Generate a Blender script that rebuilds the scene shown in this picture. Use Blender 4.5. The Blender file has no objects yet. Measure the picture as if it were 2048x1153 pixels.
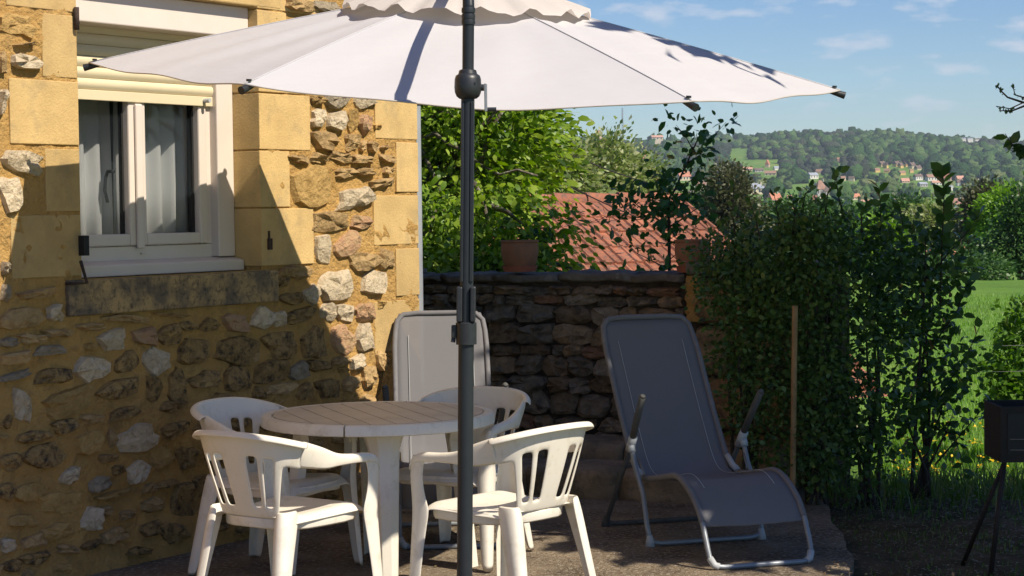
import bpy, bmesh, math, random
import numpy as np
from mathutils import Vector, Matrix, noise as mnoise

random.seed(7)
rng = np.random.default_rng(7)
sc = bpy.context.scene
col = sc.collection

# ------------------------------------------------------------------ camera
EYE = 1.63
FPX = 3800.0
TH = math.atan(159.5 / FPX)
RO = -0.012
CF = np.array([0, math.cos(TH), -math.sin(TH)])
_r0 = np.array([1.0, 0, 0]); _u0 = np.array([0, math.sin(TH), math.cos(TH)])
CR = math.cos(RO) * _r0 + math.sin(RO) * _u0
CU = -math.sin(RO) * _r0 + math.cos(RO) * _u0
CAM = np.array([0, 0, EYE])
cd = bpy.data.cameras.new('camera'); cam = bpy.data.objects.new('camera', cd); col.objects.link(cam)
cd.sensor_width = 36; cd.lens = FPX / 2048 * 36; cd.clip_start = 0.05; cd.clip_end = 12000
cam.matrix_world = Matrix(((CR[0], CU[0], -CF[0], 0), (CR[1], CU[1], -CF[1], 0), (CR[2], CU[2], -CF[2], EYE), (0, 0, 0, 1)))
sc.camera = cam

# ------------------------------------------------------------------ light
SUN_AZ = math.radians(53.5)      # right of straight behind the camera
SUN_EL = math.radians(46.5)
wd = bpy.data.worlds.new('World'); sc.world = wd; wd.use_nodes = True
nt = wd.node_tree; nt.nodes.clear()
N = nt.nodes.new; L = nt.links.new
out = N('ShaderNodeOutputWorld'); bg = N('ShaderNodeBackground'); sky = N('ShaderNodeTexSky')
sky.sky_type = 'NISHITA'; sky.sun_disc = False; sky.sun_elevation = SUN_EL
sky.sun_rotation = math.pi - SUN_AZ; sky.altitude = 150; sky.air_density = 1.0; sky.dust_density = 0.0; sky.ozone_density = 1.2
tc = N('ShaderNodeTexCoord'); mp = N('ShaderNodeMapping'); mp.inputs['Scale'].default_value = (17, 17, 52)
mp.inputs['Location'].default_value = (3.1, 1.7, 0.35)
nz = N('ShaderNodeTexNoise'); nz.inputs['Scale'].default_value = 1.7; nz.inputs['Detail'].default_value = 5; nz.inputs['Roughness'].default_value = 0.52
rp = N('ShaderNodeValToRGB'); rp.color_ramp.elements[0].position = 0.55; rp.color_ramp.elements[1].position = 0.70
rp.color_ramp.elements[1].color = (0.6, 0.6, 0.6, 1)
mx = N('ShaderNodeMixRGB'); mx.inputs[2].default_value = (7.2, 7.4, 8.2, 1)
L(tc.outputs['Generated'], mp.inputs[0]); L(mp.outputs[0], nz.inputs[0]); L(nz.outputs[0], rp.inputs[0])
hsv = N('ShaderNodeHueSaturation'); hsv.inputs['Hue'].default_value = 0.51; hsv.inputs['Saturation'].default_value = 1.3; hsv.inputs['Value'].default_value = 1.0; L(sky.outputs[0], hsv.inputs['Color'])
L(rp.outputs[0], mx.inputs[0]); tint = N('ShaderNodeMixRGB'); tint.blend_type = 'MULTIPLY'; tint.inputs[0].default_value = 1; tint.inputs[2].default_value = (.73, .86, 1.06, 1); L(hsv.outputs[0], tint.inputs[1]); L(tint.outputs[0], mx.inputs[1]); L(mx.outputs[0], bg.inputs[0]); L(bg.outputs[0], out.inputs[0])
bg.inputs[1].default_value = 0.080
sl = bpy.data.lights.new('sun', 'SUN'); sl.energy = 5.0; sl.angle = math.radians(0.53); sl.color = (1.0, 0.90, 0.75)
so = bpy.data.objects.new('sun', sl); col.objects.link(so)
SUN = Vector((math.sin(SUN_AZ) * math.cos(SUN_EL), -math.cos(SUN_AZ) * math.cos(SUN_EL), math.sin(SUN_EL)))
so.rotation_euler = SUN.to_track_quat('Z', 'Y').to_euler(); so.location = (8, -6, 9)
sc.view_settings.view_transform = 'Standard'; sc.view_settings.look = 'None'; sc.view_settings.exposure = 0.38; sc.view_settings.gamma = 1
sc.render.engine = 'CYCLES'
sc.cycles.use_denoising = True
sc.cycles.max_bounces = 8; sc.cycles.transparent_max_bounces = 12; sc.cycles.diffuse_bounces = 3; sc.cycles.volume_bounces = 0
sc.cycles.sample_clamp_indirect = 6

# ------------------------------------------------------------------ survey helpers
def ray(x, y): return CF + CR * (x - 1024) / FPX + CU * (576.5 - y) / FPX
def at(x, y, Y):
    d = ray(x, y); p = CAM + d * Y / d[1]; return Vector(p)
def project(p):
    v = np.array(p) - CAM; w = v @ CF
    return 1024 + FPX * (v @ CR) / w, 576.5 - FPX * (v @ CU) / w
def sstep(a, b, x):
    t = min(1, max(0, (x - a) / (b - a))); return t * t * (3 - 2 * t)

# ------------------------------------------------------------------ object helpers
def tag(o, label=None, cat=None, group=None, kind=None):
    if label: o['label'] = label
    if cat: o['category'] = cat
    if group: o['group'] = group
    if kind: o['kind'] = kind
    return o
def empty(name, loc=(0, 0, 0), rz=0):
    o = bpy.data.objects.new(name, None); col.objects.link(o); o.location = loc; o.rotation_euler = (0, 0, rz)
    o.empty_display_size = 0.1
    return o
class MB:
    def __init__(s): s.v = []; s.f = []
    def add(s, vs, fs):
        b = len(s.v); s.v += [tuple(v) for v in vs]; s.f += [tuple(i + b for i in f) for f in fs]; return s
    def box(s, x0, x1, y0, y1, z0, z1):
        return s.add([(x0, y0, z0), (x1, y0, z0), (x1, y1, z0), (x0, y1, z0), (x0, y0, z1), (x1, y0, z1), (x1, y1, z1), (x0, y1, z1)],
                     [(0, 3, 2, 1), (4, 5, 6, 7), (0, 1, 5, 4), (1, 2, 6, 5), (2, 3, 7, 6), (3, 0, 4, 7)])
    def loft(s, rings, closed=True, caps=True):
        n = len(rings[0]); vs = [p for r in rings for p in r]; fs = []
        for i in range(len(rings) - 1):
            for j in range(n if closed else n - 1):
                a = i * n + j; b = i * n + (j + 1) % n; fs.append((a, b, b + n, a + n))
        if caps and closed:
            fs.append(tuple(range(n - 1, -1, -1))); fs.append(tuple((len(rings) - 1) * n + j for j in range(n)))
        return s.add(vs, fs)
    def tube(s, pts, rad, n=8, caps=True):
        pts = [Vector(p) for p in pts]; rings = []
        if not hasattr(rad, '__len__'): rad = [rad] * len(pts)
        t0 = (pts[1] - pts[0]).normalized(); u = t0.orthogonal().normalized()
        for i, p in enumerate(pts):
            t = (pts[min(i + 1, len(pts) - 1)] - pts[max(i - 1, 0)]).normalized()
            u = (u - t * u.dot(t)).normalized(); w = t.cross(u)
            rings.append([p + (u * math.cos(a) + w * math.sin(a)) * rad[i] for a in [2 * math.pi * k / n for k in range(n)]])
        return s.loft(rings, True, caps)
    def lathe(s, prof, n=24, c=(0, 0, 0)):
        c = Vector(c)
        rings = [[c + Vector((r * math.cos(2 * math.pi * k / n), r * math.sin(2 * math.pi * k / n), z)) for k in range(n)] for r, z in prof]
        return s.loft(rings)
    def build(s, name, m, parent=None, smooth=False, angle=None):
        me = bpy.data.meshes.new(name); me.from_pydata(s.v, [], s.f); me.update()
        if smooth: me.polygons.foreach_set('use_smooth', [True] * len(me.polygons))
        if m: me.materials.append(m)
        o = bpy.data.objects.new(name, me); col.objects.link(o)
        if parent: o.parent = parent
        if angle: me.set_sharp_from_angle(angle=math.radians(angle))
        return o
def fast_mesh(name, V, F, m, parent=None, smooth=False):
    """V (n,3) array, F (k,3|4) array"""
    me = bpy.data.meshes.new(name); k = F.shape[1]
    me.vertices.add(len(V)); me.vertices.foreach_set('co', V.astype(np.float32).ravel())
    me.loops.add(F.size); me.loops.foreach_set('vertex_index', F.astype(np.int32).ravel())
    me.polygons.add(len(F)); me.polygons.foreach_set('loop_start', np.arange(0, F.size, k, dtype=np.int32))
    if smooth: me.polygons.foreach_set('use_smooth', np.ones(len(F), dtype=bool))
    me.update(calc_edges=True); me.validate()
    if m: me.materials.append(m)
    o = bpy.data.objects.new(name, me); col.objects.link(o)
    if parent: o.parent = parent
    return o
def bevel(o, w=0.004, seg=2):
    b = o.modifiers.new('bevel', 'BEVEL'); b.width = w; b.segments = seg; b.limit_method = 'ANGLE'; return o
def copy_tree(o, parent=None):
    c = o.copy(); col.objects.link(c); c.parent = parent
    for ch in list(o.children): copy_tree(ch, c)
    return c

# ------------------------------------------------------------------ materials
MATS = {}
def pm(name, c1, c2=None, scale=8, rough=0.7, bump=0.0, bscale=40, bdist=0.01, detail=5, c3=None, c3s=20, c3t=(0.55, 0.7), spec=0.3, metal=0.0, rnd=0.0, lo=0.35, hi=0.65, coat=0):
    m = bpy.data.materials.new(name); m.use_nodes = True; t = m.node_tree; b = t.nodes['Principled BSDF']
    b.inputs['Roughness'].default_value = rough; b.inputs['Metallic'].default_value = metal
    b.inputs['Specular IOR Level'].default_value = spec; b.inputs['Coat Weight'].default_value = coat
    tc = t.nodes.new('ShaderNodeTexCoord'); src = None
    geo = t.nodes.new('ShaderNodeNewGeometry')
    pos = geo.outputs['Position']
    if c2 is None: c2 = tuple(min(1, v * 0.85) for v in c1)
    n = t.nodes.new('ShaderNodeTexNoise'); n.inputs['Scale'].default_value = scale; n.inputs['Detail'].default_value = detail; n.inputs['Roughness'].default_value = 0.6
    t.links.new(pos, n.inputs['Vector'])
    r = t.nodes.new('ShaderNodeValToRGB'); r.color_ramp.elements[0].position = lo; r.color_ramp.elements[1].position = hi
    r.color_ramp.elements[0].color = (*c1, 1); r.color_ramp.elements[1].color = (*c2, 1)
    t.links.new(n.outputs[0], r.inputs[0]); src = r.outputs[0]
    if c3:
        n3 = t.nodes.new('ShaderNodeTexNoise'); n3.inputs['Scale'].default_value = c3s; n3.inputs['Detail'].default_value = 6; n3.inputs['Roughness'].default_value = 0.7
        t.links.new(pos, n3.inputs['Vector'])
        r3 = t.nodes.new('ShaderNodeValToRGB'); r3.color_ramp.elements[0].position = c3t[0]; r3.color_ramp.elements[1].position = c3t[1]
        t.links.new(n3.outputs[0], r3.inputs[0])
        mx = t.nodes.new('ShaderNodeMixRGB'); mx.inputs[2].default_value = (*c3, 1)
        t.links.new(r3.outputs[0], mx.inputs[0]); t.links.new(src, mx.inputs[1]); src = mx.outputs[0]
    if rnd:
        oi = t.nodes.new('ShaderNodeObjectInfo'); hs = t.nodes.new('ShaderNodeHueSaturation'); mr = t.nodes.new('ShaderNodeMapRange')
        mr.inputs[3].default_value = 1 - rnd; mr.inputs[4].default_value = 1 + rnd
        t.links.new(oi.outputs['Random'], mr.inputs[0]); t.links.new(mr.outputs[0], hs.inputs['Value']); t.links.new(src, hs.inputs['Color']); src = hs.outputs[0]
    t.links.new(src, b.inputs['Base Color'])
    if bump:
        nb = t.nodes.new('ShaderNodeTexNoise'); nb.inputs['Scale'].default_value = bscale; nb.inputs['Detail'].default_value = 8; nb.inputs['Roughness'].default_value = 0.65
        t.links.new(pos, nb.inputs['Vector'])
        bp = t.nodes.new('ShaderNodeBump'); bp.inputs['Strength'].default_value = bump; bp.inputs['Distance'].default_value = bdist
        t.links.new(nb.outputs[0], bp.inputs['Height']); t.links.new(bp.outputs[0], b.inputs['Normal'])
    MATS[name] = m
    return m
def leafmat(name, cols, trans=0.35, rough=0.45, spec=0.35):
    m = bpy.data.materials.new(name); m.use_nodes = True; t = m.node_tree; b = t.nodes['Principled BSDF']; o = t.nodes['Material Output']
    g = t.nodes.new('ShaderNodeNewGeometry'); r = t.nodes.new('ShaderNodeValToRGB')
    while len(r.color_ramp.elements) < len(cols): r.color_ramp.elements.new(0.5)
    for i, c in enumerate(cols):
        r.color_ramp.elements[i].position = i / max(1, len(cols) - 1); r.color_ramp.elements[i].color = (*c, 1)
    t.links.new(g.outputs['Random Per Island'], r.inputs[0])
    t.links.new(r.outputs[0], b.inputs['Base Color']); b.inputs['Roughness'].default_value = rough; b.inputs['Specular IOR Level'].default_value = spec
    tr = t.nodes.new('ShaderNodeBsdfTranslucent'); hs = t.nodes.new('ShaderNodeHueSaturation'); hs.inputs['Value'].default_value = 1.5; hs.inputs['Saturation'].default_value = 1.1
    t.links.new(r.outputs[0], hs.inputs['Color']); t.links.new(hs.outputs[0], tr.inputs['Color'])
    mx = t.nodes.new('ShaderNodeMixShader'); mx.inputs[0].default_value = trans
    t.links.new(b.outputs[0], mx.inputs[1]); t.links.new(tr.outputs[0], mx.inputs[2]); t.links.new(mx.outputs[0], o.inputs['Surface'])
    return m
def glassy(name, base, alpha, rough=0.05, spec=0.5):
    """thin sheet: mix of transparent and principled"""
    m = bpy.data.materials.new(name); m.use_nodes = True; t = m.node_tree; b = t.nodes['Principled BSDF']; o = t.nodes['Material Output']
    b.inputs['Base Color'].default_value = (*base, 1); b.inputs['Roughness'].default_value = rough; b.inputs['Specular IOR Level'].default_value = spec
    tr = t.nodes.new('ShaderNodeBsdfTransparent'); mx = t.nodes.new('ShaderNodeMixShader'); mx.inputs[0].default_value = alpha
    t.links.new(tr.outputs[0], mx.inputs[1]); t.links.new(b.outputs[0], mx.inputs[2]); t.links.new(mx.outputs[0], o.inputs['Surface'])
    return m

M_mortar = pm('ochre_mortar', (0.60, 0.372, 0.132), (0.50, 0.30, 0.10), 5, 0.95, 1.0, 32, 0.035, c3=(0.37, 0.235, 0.095), c3s=16, c3t=(0.5, 0.72), spec=0.1)
M_ashlar = pm('dressed_limestone', (0.60, 0.42, 0.185), (0.50, 0.345, 0.15), 7, 0.92, 0.7, 90, 0.006, c3=(0.33, 0.25, 0.14), c3s=5, c3t=(0.52, 0.8), spec=0.1, rnd=0.12)
M_sillstone = pm('weathered_sill_stone', (0.46, 0.32, 0.15), (0.17, 0.135, 0.095), 9, 0.95, 0.8, 60, 0.01, c3=(0.075, 0.066, 0.055), c3s=34, c3t=(0.5, 0.7), spec=0.1, lo=0.38, hi=0.62)
ST = {
 'w': pm('chalk_stone', (0.70, 0.58, 0.41), (0.55, 0.44, 0.29), 26, 0.95, 1.0, 34, 0.03, c3=(0.24, 0.19, 0.13), c3s=34, c3t=(0.55, 0.75), spec=0.1, rnd=0.12),
 't': pm('tan_stone', (0.54, 0.37, 0.18), (0.40, 0.265, 0.12), 24, 0.95, 1.0, 34, 0.03, c3=(0.24, 0.17, 0.11), c3s=24, c3t=(0.56, 0.76), spec=0.1, rnd=0.15),
 'd': pm('lichened_stone', (0.47, 0.31, 0.125), (0.30, 0.195, 0.085), 22, 0.95, 1.0, 36, 0.03, c3=(0.075, 0.058, 0.042), c3s=24, c3t=(0.48, 0.66), spec=0.1, rnd=0.15),
 'r': pm('rose_stone', (0.50, 0.29, 0.17), (0.48, 0.33, 0.18), 18, 0.95, 1.0, 34, 0.03, c3=(0.22, 0.13, 0.10), c3s=24, c3t=(0.58, 0.76), spec=0.1, rnd=0.1),
 'y': pm('ochre_stone', (0.55, 0.36, 0.14), (0.42, 0.265, 0.095), 20, 0.95, 1.0, 34, 0.03, c3=(0.22, 0.15, 0.07), c3s=20, c3t=(0.6, 0.8), spec=0.1, rnd=0.12),
 'g': pm('grey_stone', (0.42, 0.35, 0.25), (0.30, 0.245, 0.17), 26, 0.95, 1.0, 36, 0.03, c3=(0.12, 0.11, 0.10), c3s=28, c3t=(0.56, 0.76), spec=0.1, rnd=0.12),
}
M_dry = [pm('drystone_brown', (0.40, 0.27, 0.15), (0.25, 0.175, 0.10), 16, 0.95, 1.0, 34, 0.03, c3=(0.10, 0.085, 0.07), c3s=14, c3t=(0.5, 0.7), spec=0.1, rnd=0.3),
         pm('drystone_grey', (0.36, 0.285, 0.195), (0.23, 0.18, 0.12), 16, 0.95, 1.0, 34, 0.03, c3=(0.09, 0.08, 0.07), c3s=14, c3t=(0.5, 0.7), spec=0.1, rnd=0.25),
         pm('drystone_rust', (0.42, 0.22, 0.12), (0.28, 0.17, 0.10), 16, 0.95, 1.0, 34, 0.03, c3=(0.10, 0.08, 0.06), c3s=14, c3t=(0.52, 0.72), spec=0.1, rnd=0.2)]
M_coping = pm('mossy_coping', (0.24, 0.205, 0.16), (0.13, 0.11, 0.085), 8, 0.95, 0.9, 40, 0.015, c3=(0.32, 0.29, 0.24), c3s=12, c3t=(0.58, 0.75), spec=0.1, rnd=0.15)
M_joint = pm('earth_joint', (0.10, 0.075, 0.05), (0.055, 0.04, 0.03), 20, 1.0, 0.6, 50, 0.01, spec=0.05)
M_pvc = pm('cream_pvc', (0.70, 0.62, 0.545), (0.66, 0.58, 0.505), 3, 0.38, spec=0.4)
M_slat = pm('cream_shutter_slat', (0.70, 0.60, 0.40), (0.66, 0.565, 0.37), 3, 0.42, spec=0.4)
M_rubber = pm('black_gasket', (0.02, 0.02, 0.02), None, 5, 0.6)
M_iron = pm('rusted_iron', (0.075, 0.045, 0.03), (0.035, 0.025, 0.02), 60, 0.85, 0.4, 120, 0.003)
M_zinc = pm('grey_zinc', (0.42, 0.44, 0.47), (0.34, 0.36, 0.39), 6, 0.5, metal=0.3)
M_glass = glassy('window_glass', (0.02, 0.025, 0.03), 0.26, 0.02, 0.8)
M_curtain = leafmat('curtain_voile', [(0.82, 0.86, 0.86)], 0.35, 0.8, 0.1)
M_room = pm('room_paint', (0.16, 0.15, 0.14), None, 2, 0.9)
M_plastic = pm('cream_plastic', (0.80, 0.755, 0.655), (0.755, 0.705, 0.60), 2.2, 0.42, 0.06, 220, 0.002, c3=(0.56, 0.50, 0.37), c3s=14, c3t=(0.52, 0.84), spec=0.4)
M_tabletop = pm('worn_plastic_top', (0.66, 0.58, 0.46), (0.58, 0.50, 0.385), 6, 0.5, 0.12, 160, 0.002, c3=(0.42, 0.35, 0.26), c3s=12, c3t=(0.58, 0.85), spec=0.35)
M_terrace = pm('aggregate_concrete', (0.40, 0.31, 0.21), (0.17, 0.13, 0.09), 3.0, 0.95, 1.0, 48, 0.05, c3=(0.50, 0.43, 0.33), c3s=42, c3t=(0.52, 0.60), spec=0.1, detail=8)
M_soil = pm('dry_soil', (0.15, 0.11, 0.065), (0.07, 0.06, 0.03), 6, 1.0, 1.0, 30, 0.03, spec=0.05)
M_alu = pm('grey_painted_tube', (0.27, 0.29, 0.31), (0.23, 0.25, 0.265), 10, 0.42, spec=0.5, metal=0.25)
M_clamp = pm('pale_grey_plastic', (0.46, 0.48, 0.48), None, 10, 0.5)
M_foam = pm('dark_grip_foam', (0.10, 0.10, 0.095), (0.075, 0.075, 0.07), 30, 0.8)
M_text = glassy('grey_mesh_fabric', (0.19, 0.187, 0.195), 0.76, 0.75, 0.25)
M_sleeve = pm('grey_sleeve_fabric', (0.175, 0.172, 0.178), (0.155, 0.15, 0.155), 30, 0.8)
M_pole = pm('anthracite_aluminium', (0.026, 0.030, 0.036), (0.022, 0.026, 0.032), 20, 0.42, 0.05, 300, 0.001, spec=0.4, metal=0.15)
M_black = pm('black_plastic', (0.018, 0.020, 0.024), (0.026, 0.028, 0.032), 30, 0.42, spec=0.5)
M_crank = pm('brushed_crank', (0.36, 0.36, 0.38), None, 20, 0.4, metal=0.5)
M_pot = pm('terracotta', (0.40, 0.18, 0.095), (0.30, 0.15, 0.085), 14, 0.9, 0.3, 60, 0.005, c3=(0.22, 0.17, 0.13), c3s=18, c3t=(0.58, 0.75), spec=0.15)
M_bark = pm('grey_bark', (0.20, 0.17, 0.14), (0.09, 0.075, 0.06), 20, 0.95, 0.8, 50, 0.015, c3=(0.42, 0.42, 0.37), c3s=16, c3t=(0.56, 0.66), spec=0.1)
M_twig = pm('dark_twig', (0.075, 0.058, 0.042), (0.045, 0.035, 0.028), 20, 0.9)
M_bamboo = pm('bamboo_stake', (0.36, 0.215, 0.09), (0.26, 0.15, 0.065), 12, 0.6, spec=0.3)
M_tile = pm('clay_roof_tile', (0.42, 0.165, 0.095), (0.28, 0.12, 0.08), 7, 0.9, 0.6, 40, 0.012, c3=(0.15, 0.11, 0.09), c3s=16, c3t=(0.48, 0.66), spec=0.12, rnd=0.22)
M_render = pm('lime_render', (0.50, 0.42, 0.30), (0.42, 0.35, 0.25), 2, 0.95, spec=0.1)
M_bbq = pm('charred_steel', (0.014, 0.012, 0.011), (0.024, 0.017, 0.014), 16, 0.7, 0.3, 80, 0.004)
M_wire = pm('galvanised_wire', (0.22, 0.22, 0.22), None, 10, 0.5, metal=0.6)
M_cable = pm('black_cable', (0.02, 0.02, 0.02), None, 10, 0.6)

def fabric(name, colr, trans):
    m = bpy.data.materials.new(name); m.use_nodes = True; t = m.node_tree; b = t.nodes['Principled BSDF']; o = t.nodes['Material Output']
    b.inputs['Base Color'].default_value = (*colr, 1); b.inputs['Roughness'].default_value = 0.85; b.inputs['Specular IOR Level'].default_value = 0.1
    tr = t.nodes.new('ShaderNodeBsdfTranslucent'); tr.inputs[0].default_value = (colr[0], colr[1] * .96, colr[2] * .9, 1)
    geo = t.nodes.new('ShaderNodeNewGeometry'); mpn = t.nodes.new('ShaderNodeMapping'); mpn.inputs['Scale'].default_value = (3, 3, 14)
    n = t.nodes.new('ShaderNodeTexNoise'); n.inputs['Scale'].default_value = 1.6; n.inputs['Detail'].default_value = 3
    t.links.new(geo.outputs['Position'], mpn.inputs[0]); t.links.new(mpn.outputs[0], n.inputs['Vector'])
    bp = t.nodes.new('ShaderNodeBump'); bp.inputs['Strength'].default_value = 0.35; bp.inputs['Distance'].default_value = 0.02
    t.links.new(n.outputs[0], bp.inputs['Height']); t.links.new(bp.outputs[0], b.inputs['Normal'])
    mx = t.nodes.new('ShaderNodeMixShader'); mx.inputs[0].default_value = trans
    t.links.new(b.outputs[0], mx.inputs[1]); t.links.new(tr.outputs[0], mx.inputs[2]); t.links.new(mx.outputs[0], o.inputs['Surface'])
    return m
M_canopy = fabric('white_canopy_cloth', (0.59, 0.58, 0.60), 0.2)
M_vent = fabric('cream_vent_cloth', (0.66, 0.61, 0.57), 0.3)

# ------------------------------------------------------------------ terrain
PY = [-200, 9, 13, 50, 60, 100, 150, 400, 700, 1000, 1300, 1600, 2000, 2300, 2600, 3200, 4300]
PH = [-.06, -.06, -.36, -.42, -1.6, -4, -6.5, -11, -7, 2, 12, 27, 57, 76, 78, 60, 36]
RA = [-.3, .0, .01, .046, .058, .064, .074, .1, .14, .178, .204, .218, .23, .25, .27, .4]
RS = [1.0, 1.0, 1.0, 1.02, .98, .90, 1.0, .99, 1.05, 1.08, 1.05, .99, .95, .92, .86, .8]
def terr(X, Y):
    h = float(np.interp(Y, PY, PH))
    if Y > 700:
        k = float(np.interp(X / Y, RA, RS)); h = h + (k - 1) * max(0, h) * sstep(1200, 2200, Y)
        h += 3.0 * mnoise.noise(Vector((X * .004, Y * .004, 0))) * sstep(700, 1500, Y)
    if Y < 70:
        # ground falls away behind the terrace wall, the meadow to the right stays up
        k = sstep(0, 1.3, (0.11 * Y + .85) - X) * sstep(11.9, 13.2, Y + 0.48 * X) * (1 - sstep(55, 70, Y))
        h += -3.0 * k
        k2 = sstep(2.2, 3.2, X) * (1 - sstep(12, 14, Y))
        h += 0.03 * mnoise.noise(Vector((X * .8, Y * .8, 0)))
    return h
def on_terrain(x, y, lo=60.0, hi=4200.0):
    d = ray(x, y); d = d / d[1]; Y = lo
    while Y < hi:
        p = CAM + d * Y
        if p[2] < terr(p[0], Y): return Vector((p[0], Y, terr(p[0], Y)))
        Y *= 1.01
    return None
ys = list(np.arange(-40, 8, 4)) + list(np.arange(8, 20, .4)) + list(np.arange(20, 70, 2)) + list(np.geomspace(72, 4200, 70))
fx = np.concatenate([np.linspace(-1.0, -.12, 10), np.linspace(-.1, .42, 66), np.linspace(.48, 1.0, 8)])
V = []; 
for Y in ys:
    W_ = max(12, abs(Y) * .7 + 12) if Y < 60 else Y * .75
    for q in fx:
        if Y < 60: X = q * 30
        else: X = q * 30 * (1 - sstep(60, 160, Y)) + q * Y * sstep(60, 160, Y)
        V.append((X, Y, terr(X, Y)))
n = len(fx); Fq = []
for i in range(len(ys) - 1):
    for j in range(n - 1):
        a = i * n + j; Fq.append((a, a + 1, a + n + 1, a + n))
M_ground = pm('meadow_ground', (0.135, 0.25, 0.045), (0.085, 0.165, 0.032), 0.35, 0.95, 0.8, 9, 0.05, c3=(0.24, 0.30, 0.075), c3s=0.06, c3t=(0.5, 0.7), spec=0.05, detail=8)
ground = fast_mesh('ground', np.array(V), np.array(Fq), M_ground, smooth=True); tag(ground, kind='structure')

# soil strip by the terrace
def sheet(name, pts, z, m, h=0.0):
    b = MB(); k = len(pts)
    if h: b.loft([[(p[0], p[1], z - h) for p in pts], [(p[0], p[1], z) for p in pts]])
    else: b.add([(p[0], p[1], z) for p in pts], [tuple(range(k))])
    return tag(b.build(name, m), kind='structure')
# terrace slab with an uneven broken edge at the right
edge = []
for i, (X, Y) in enumerate([(1.30, 6.9), (1.42, 7.9), (1.48, 8.35), (1.55, 8.7), (1.60, 9.1), (1.62, 9.5), (1.66, 9.9), (1.70, 10.4), (1.72, 11.2)]):
    edge.append((X, Y))
edge = [(X + .012 * math.sin(i * .9) + random.uniform(-.006, .006), Y) for i, (X, Y) in enumerate([(float(np.interp(y_, [e[1] for e in edge], [e[0] for e in edge])), float(y_)) for y_ in np.linspace(6.9, 11.2, 40)])]
tp = [(-6, -6), (1.2, -6)] + edge + [(1.4, 11.6), (-1.2, 12.6), (-6, 12.6)]
ter = sheet('terrace', tp, 0.0, M_terrace, 0.12)
so_pts = [(1.0, 6.0), (3.4, 6.0), (3.3, 9.0), (3.1, 10.2), (2.9, 11.6), (1.2, 12.0), (1.2, 9)]
sb = MB(); sr = []
nx = 26; ny = 44
for j in range(ny):
    for i in range(nx):
        X = 1.15 + i / (nx - 1) * (2.3 - .25 * j / ny); Y = 6.2 + j / (ny - 1) * 5.9
        sr.append((X, Y, -0.045 + 0.03 * mnoise.noise(Vector((X * 3, Y * 3, 0))) - .3 * sstep(10.6, 12.1, Y)))
sb.add(sr, [(j * nx + i, j * nx + i + 1, (j + 1) * nx + i + 1, (j + 1) * nx + i) for j in range(ny - 1) for i in range(nx - 1)])
tag(sb.build('soil_path', M_soil, smooth=True), kind='structure')

# ------------------------------------------------------------------ stone house
HA = math.atan2(.55, .836)
HO = Vector((-.53, 10.7, 0)); HW = Vector((-math.sin(HA), -math.cos(HA), 0)); HN = Vector((math.cos(HA), -math.sin(HA), 0))
def hp(t, z, d=0.0): return HO + HW * t + HN * d + Vector((0, 0, z))
def on_house(x, y, d=0.0):
    r = Vector(ray(x, y)); c = Vector(CAM); s = (HO + HN * d - c).dot(HN) / r.dot(HN); p = c + r * s
    return (p - HO).dot(HW), p.z
house = empty('stone_house', HO)
tag(house, 'golden rubble stone house with dressed corner blocks and a cream window', 'house')
house_inv = Matrix.Translation(HO).inverted()
def hchild(mb, name, m, parent=None, smooth=False, angle=None):
    """geometry is in world space; the house empty sits unrotated at HO"""
    mb.v = [tuple(Vector(v) - HO) for v in mb.v]
    return mb.build(name, m, parent or house, smooth, angle)
def wbox(t0, t1, z0, z1, d0, d1):
    b = MB(); P = [hp(t, z, d) for d in (d0, d1) for z in (z0, z1) for t in (t0, t1)]
    # order: d0:(z0t0,z0t1,z1t0,z1t1) d1:...
    b.add(P, [(0, 1, 3, 2), (4, 6, 7, 5), (0, 4, 5, 1), (2, 3, 7, 6), (0, 2, 6, 4), (1, 5, 7, 3)])
    return b
T0, T1, Z0, Z1 = 1.337, 2.563, 1.335, 2.655
tl = sorted(set([0, T0, T1] + list(np.linspace(0, T0, 56)) + list(np.linspace(T0, T1, 50)) + list(np.linspace(T1, 3.4, 36)) + list(np.linspace(3.6, 6.5, 8))))
zl = sorted(set([Z0, Z1] + list(np.linspace(-.3, Z0, 66)) + list(np.linspace(Z0, Z1, 54)) + list(np.linspace(Z1, 3.2, 20)) + list(np.linspace(3.5, 5.2, 6))))
b = MB(); vs = []
for z in zl:
    for t in tl:
        d = .010 * mnoise.noise(Vector((t * 7, z * 7, 3))) + .008 * mnoise.noise(Vector((t * 15, z * 24, 9))) + .005 * mnoise.noise(Vector((t * 34, z * 44, 5)))
        if T0 - .05 < t < T1 + .05 and Z0 - .05 < z < Z1 + .05: d = 0
        if z < .35: d += (.35 - z) * .12
        vs.append(hp(t, z, d))
n = len(tl); fs = []
for i in range(len(zl) - 1):
    for j in range(n - 1):
        if tl[j] >= T0 - 1e-6 and tl[j + 1] <= T1 + 1e-6 and zl[i] >= Z0 - 1e-6 and zl[i + 1] <= Z1 + 1e-6: continue
        a = i * n + j; fs.append((a, a + n, a + n + 1, a + 1))
b.add(vs, fs)
hchild(b, 'wall', M_mortar, smooth=True)
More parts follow.
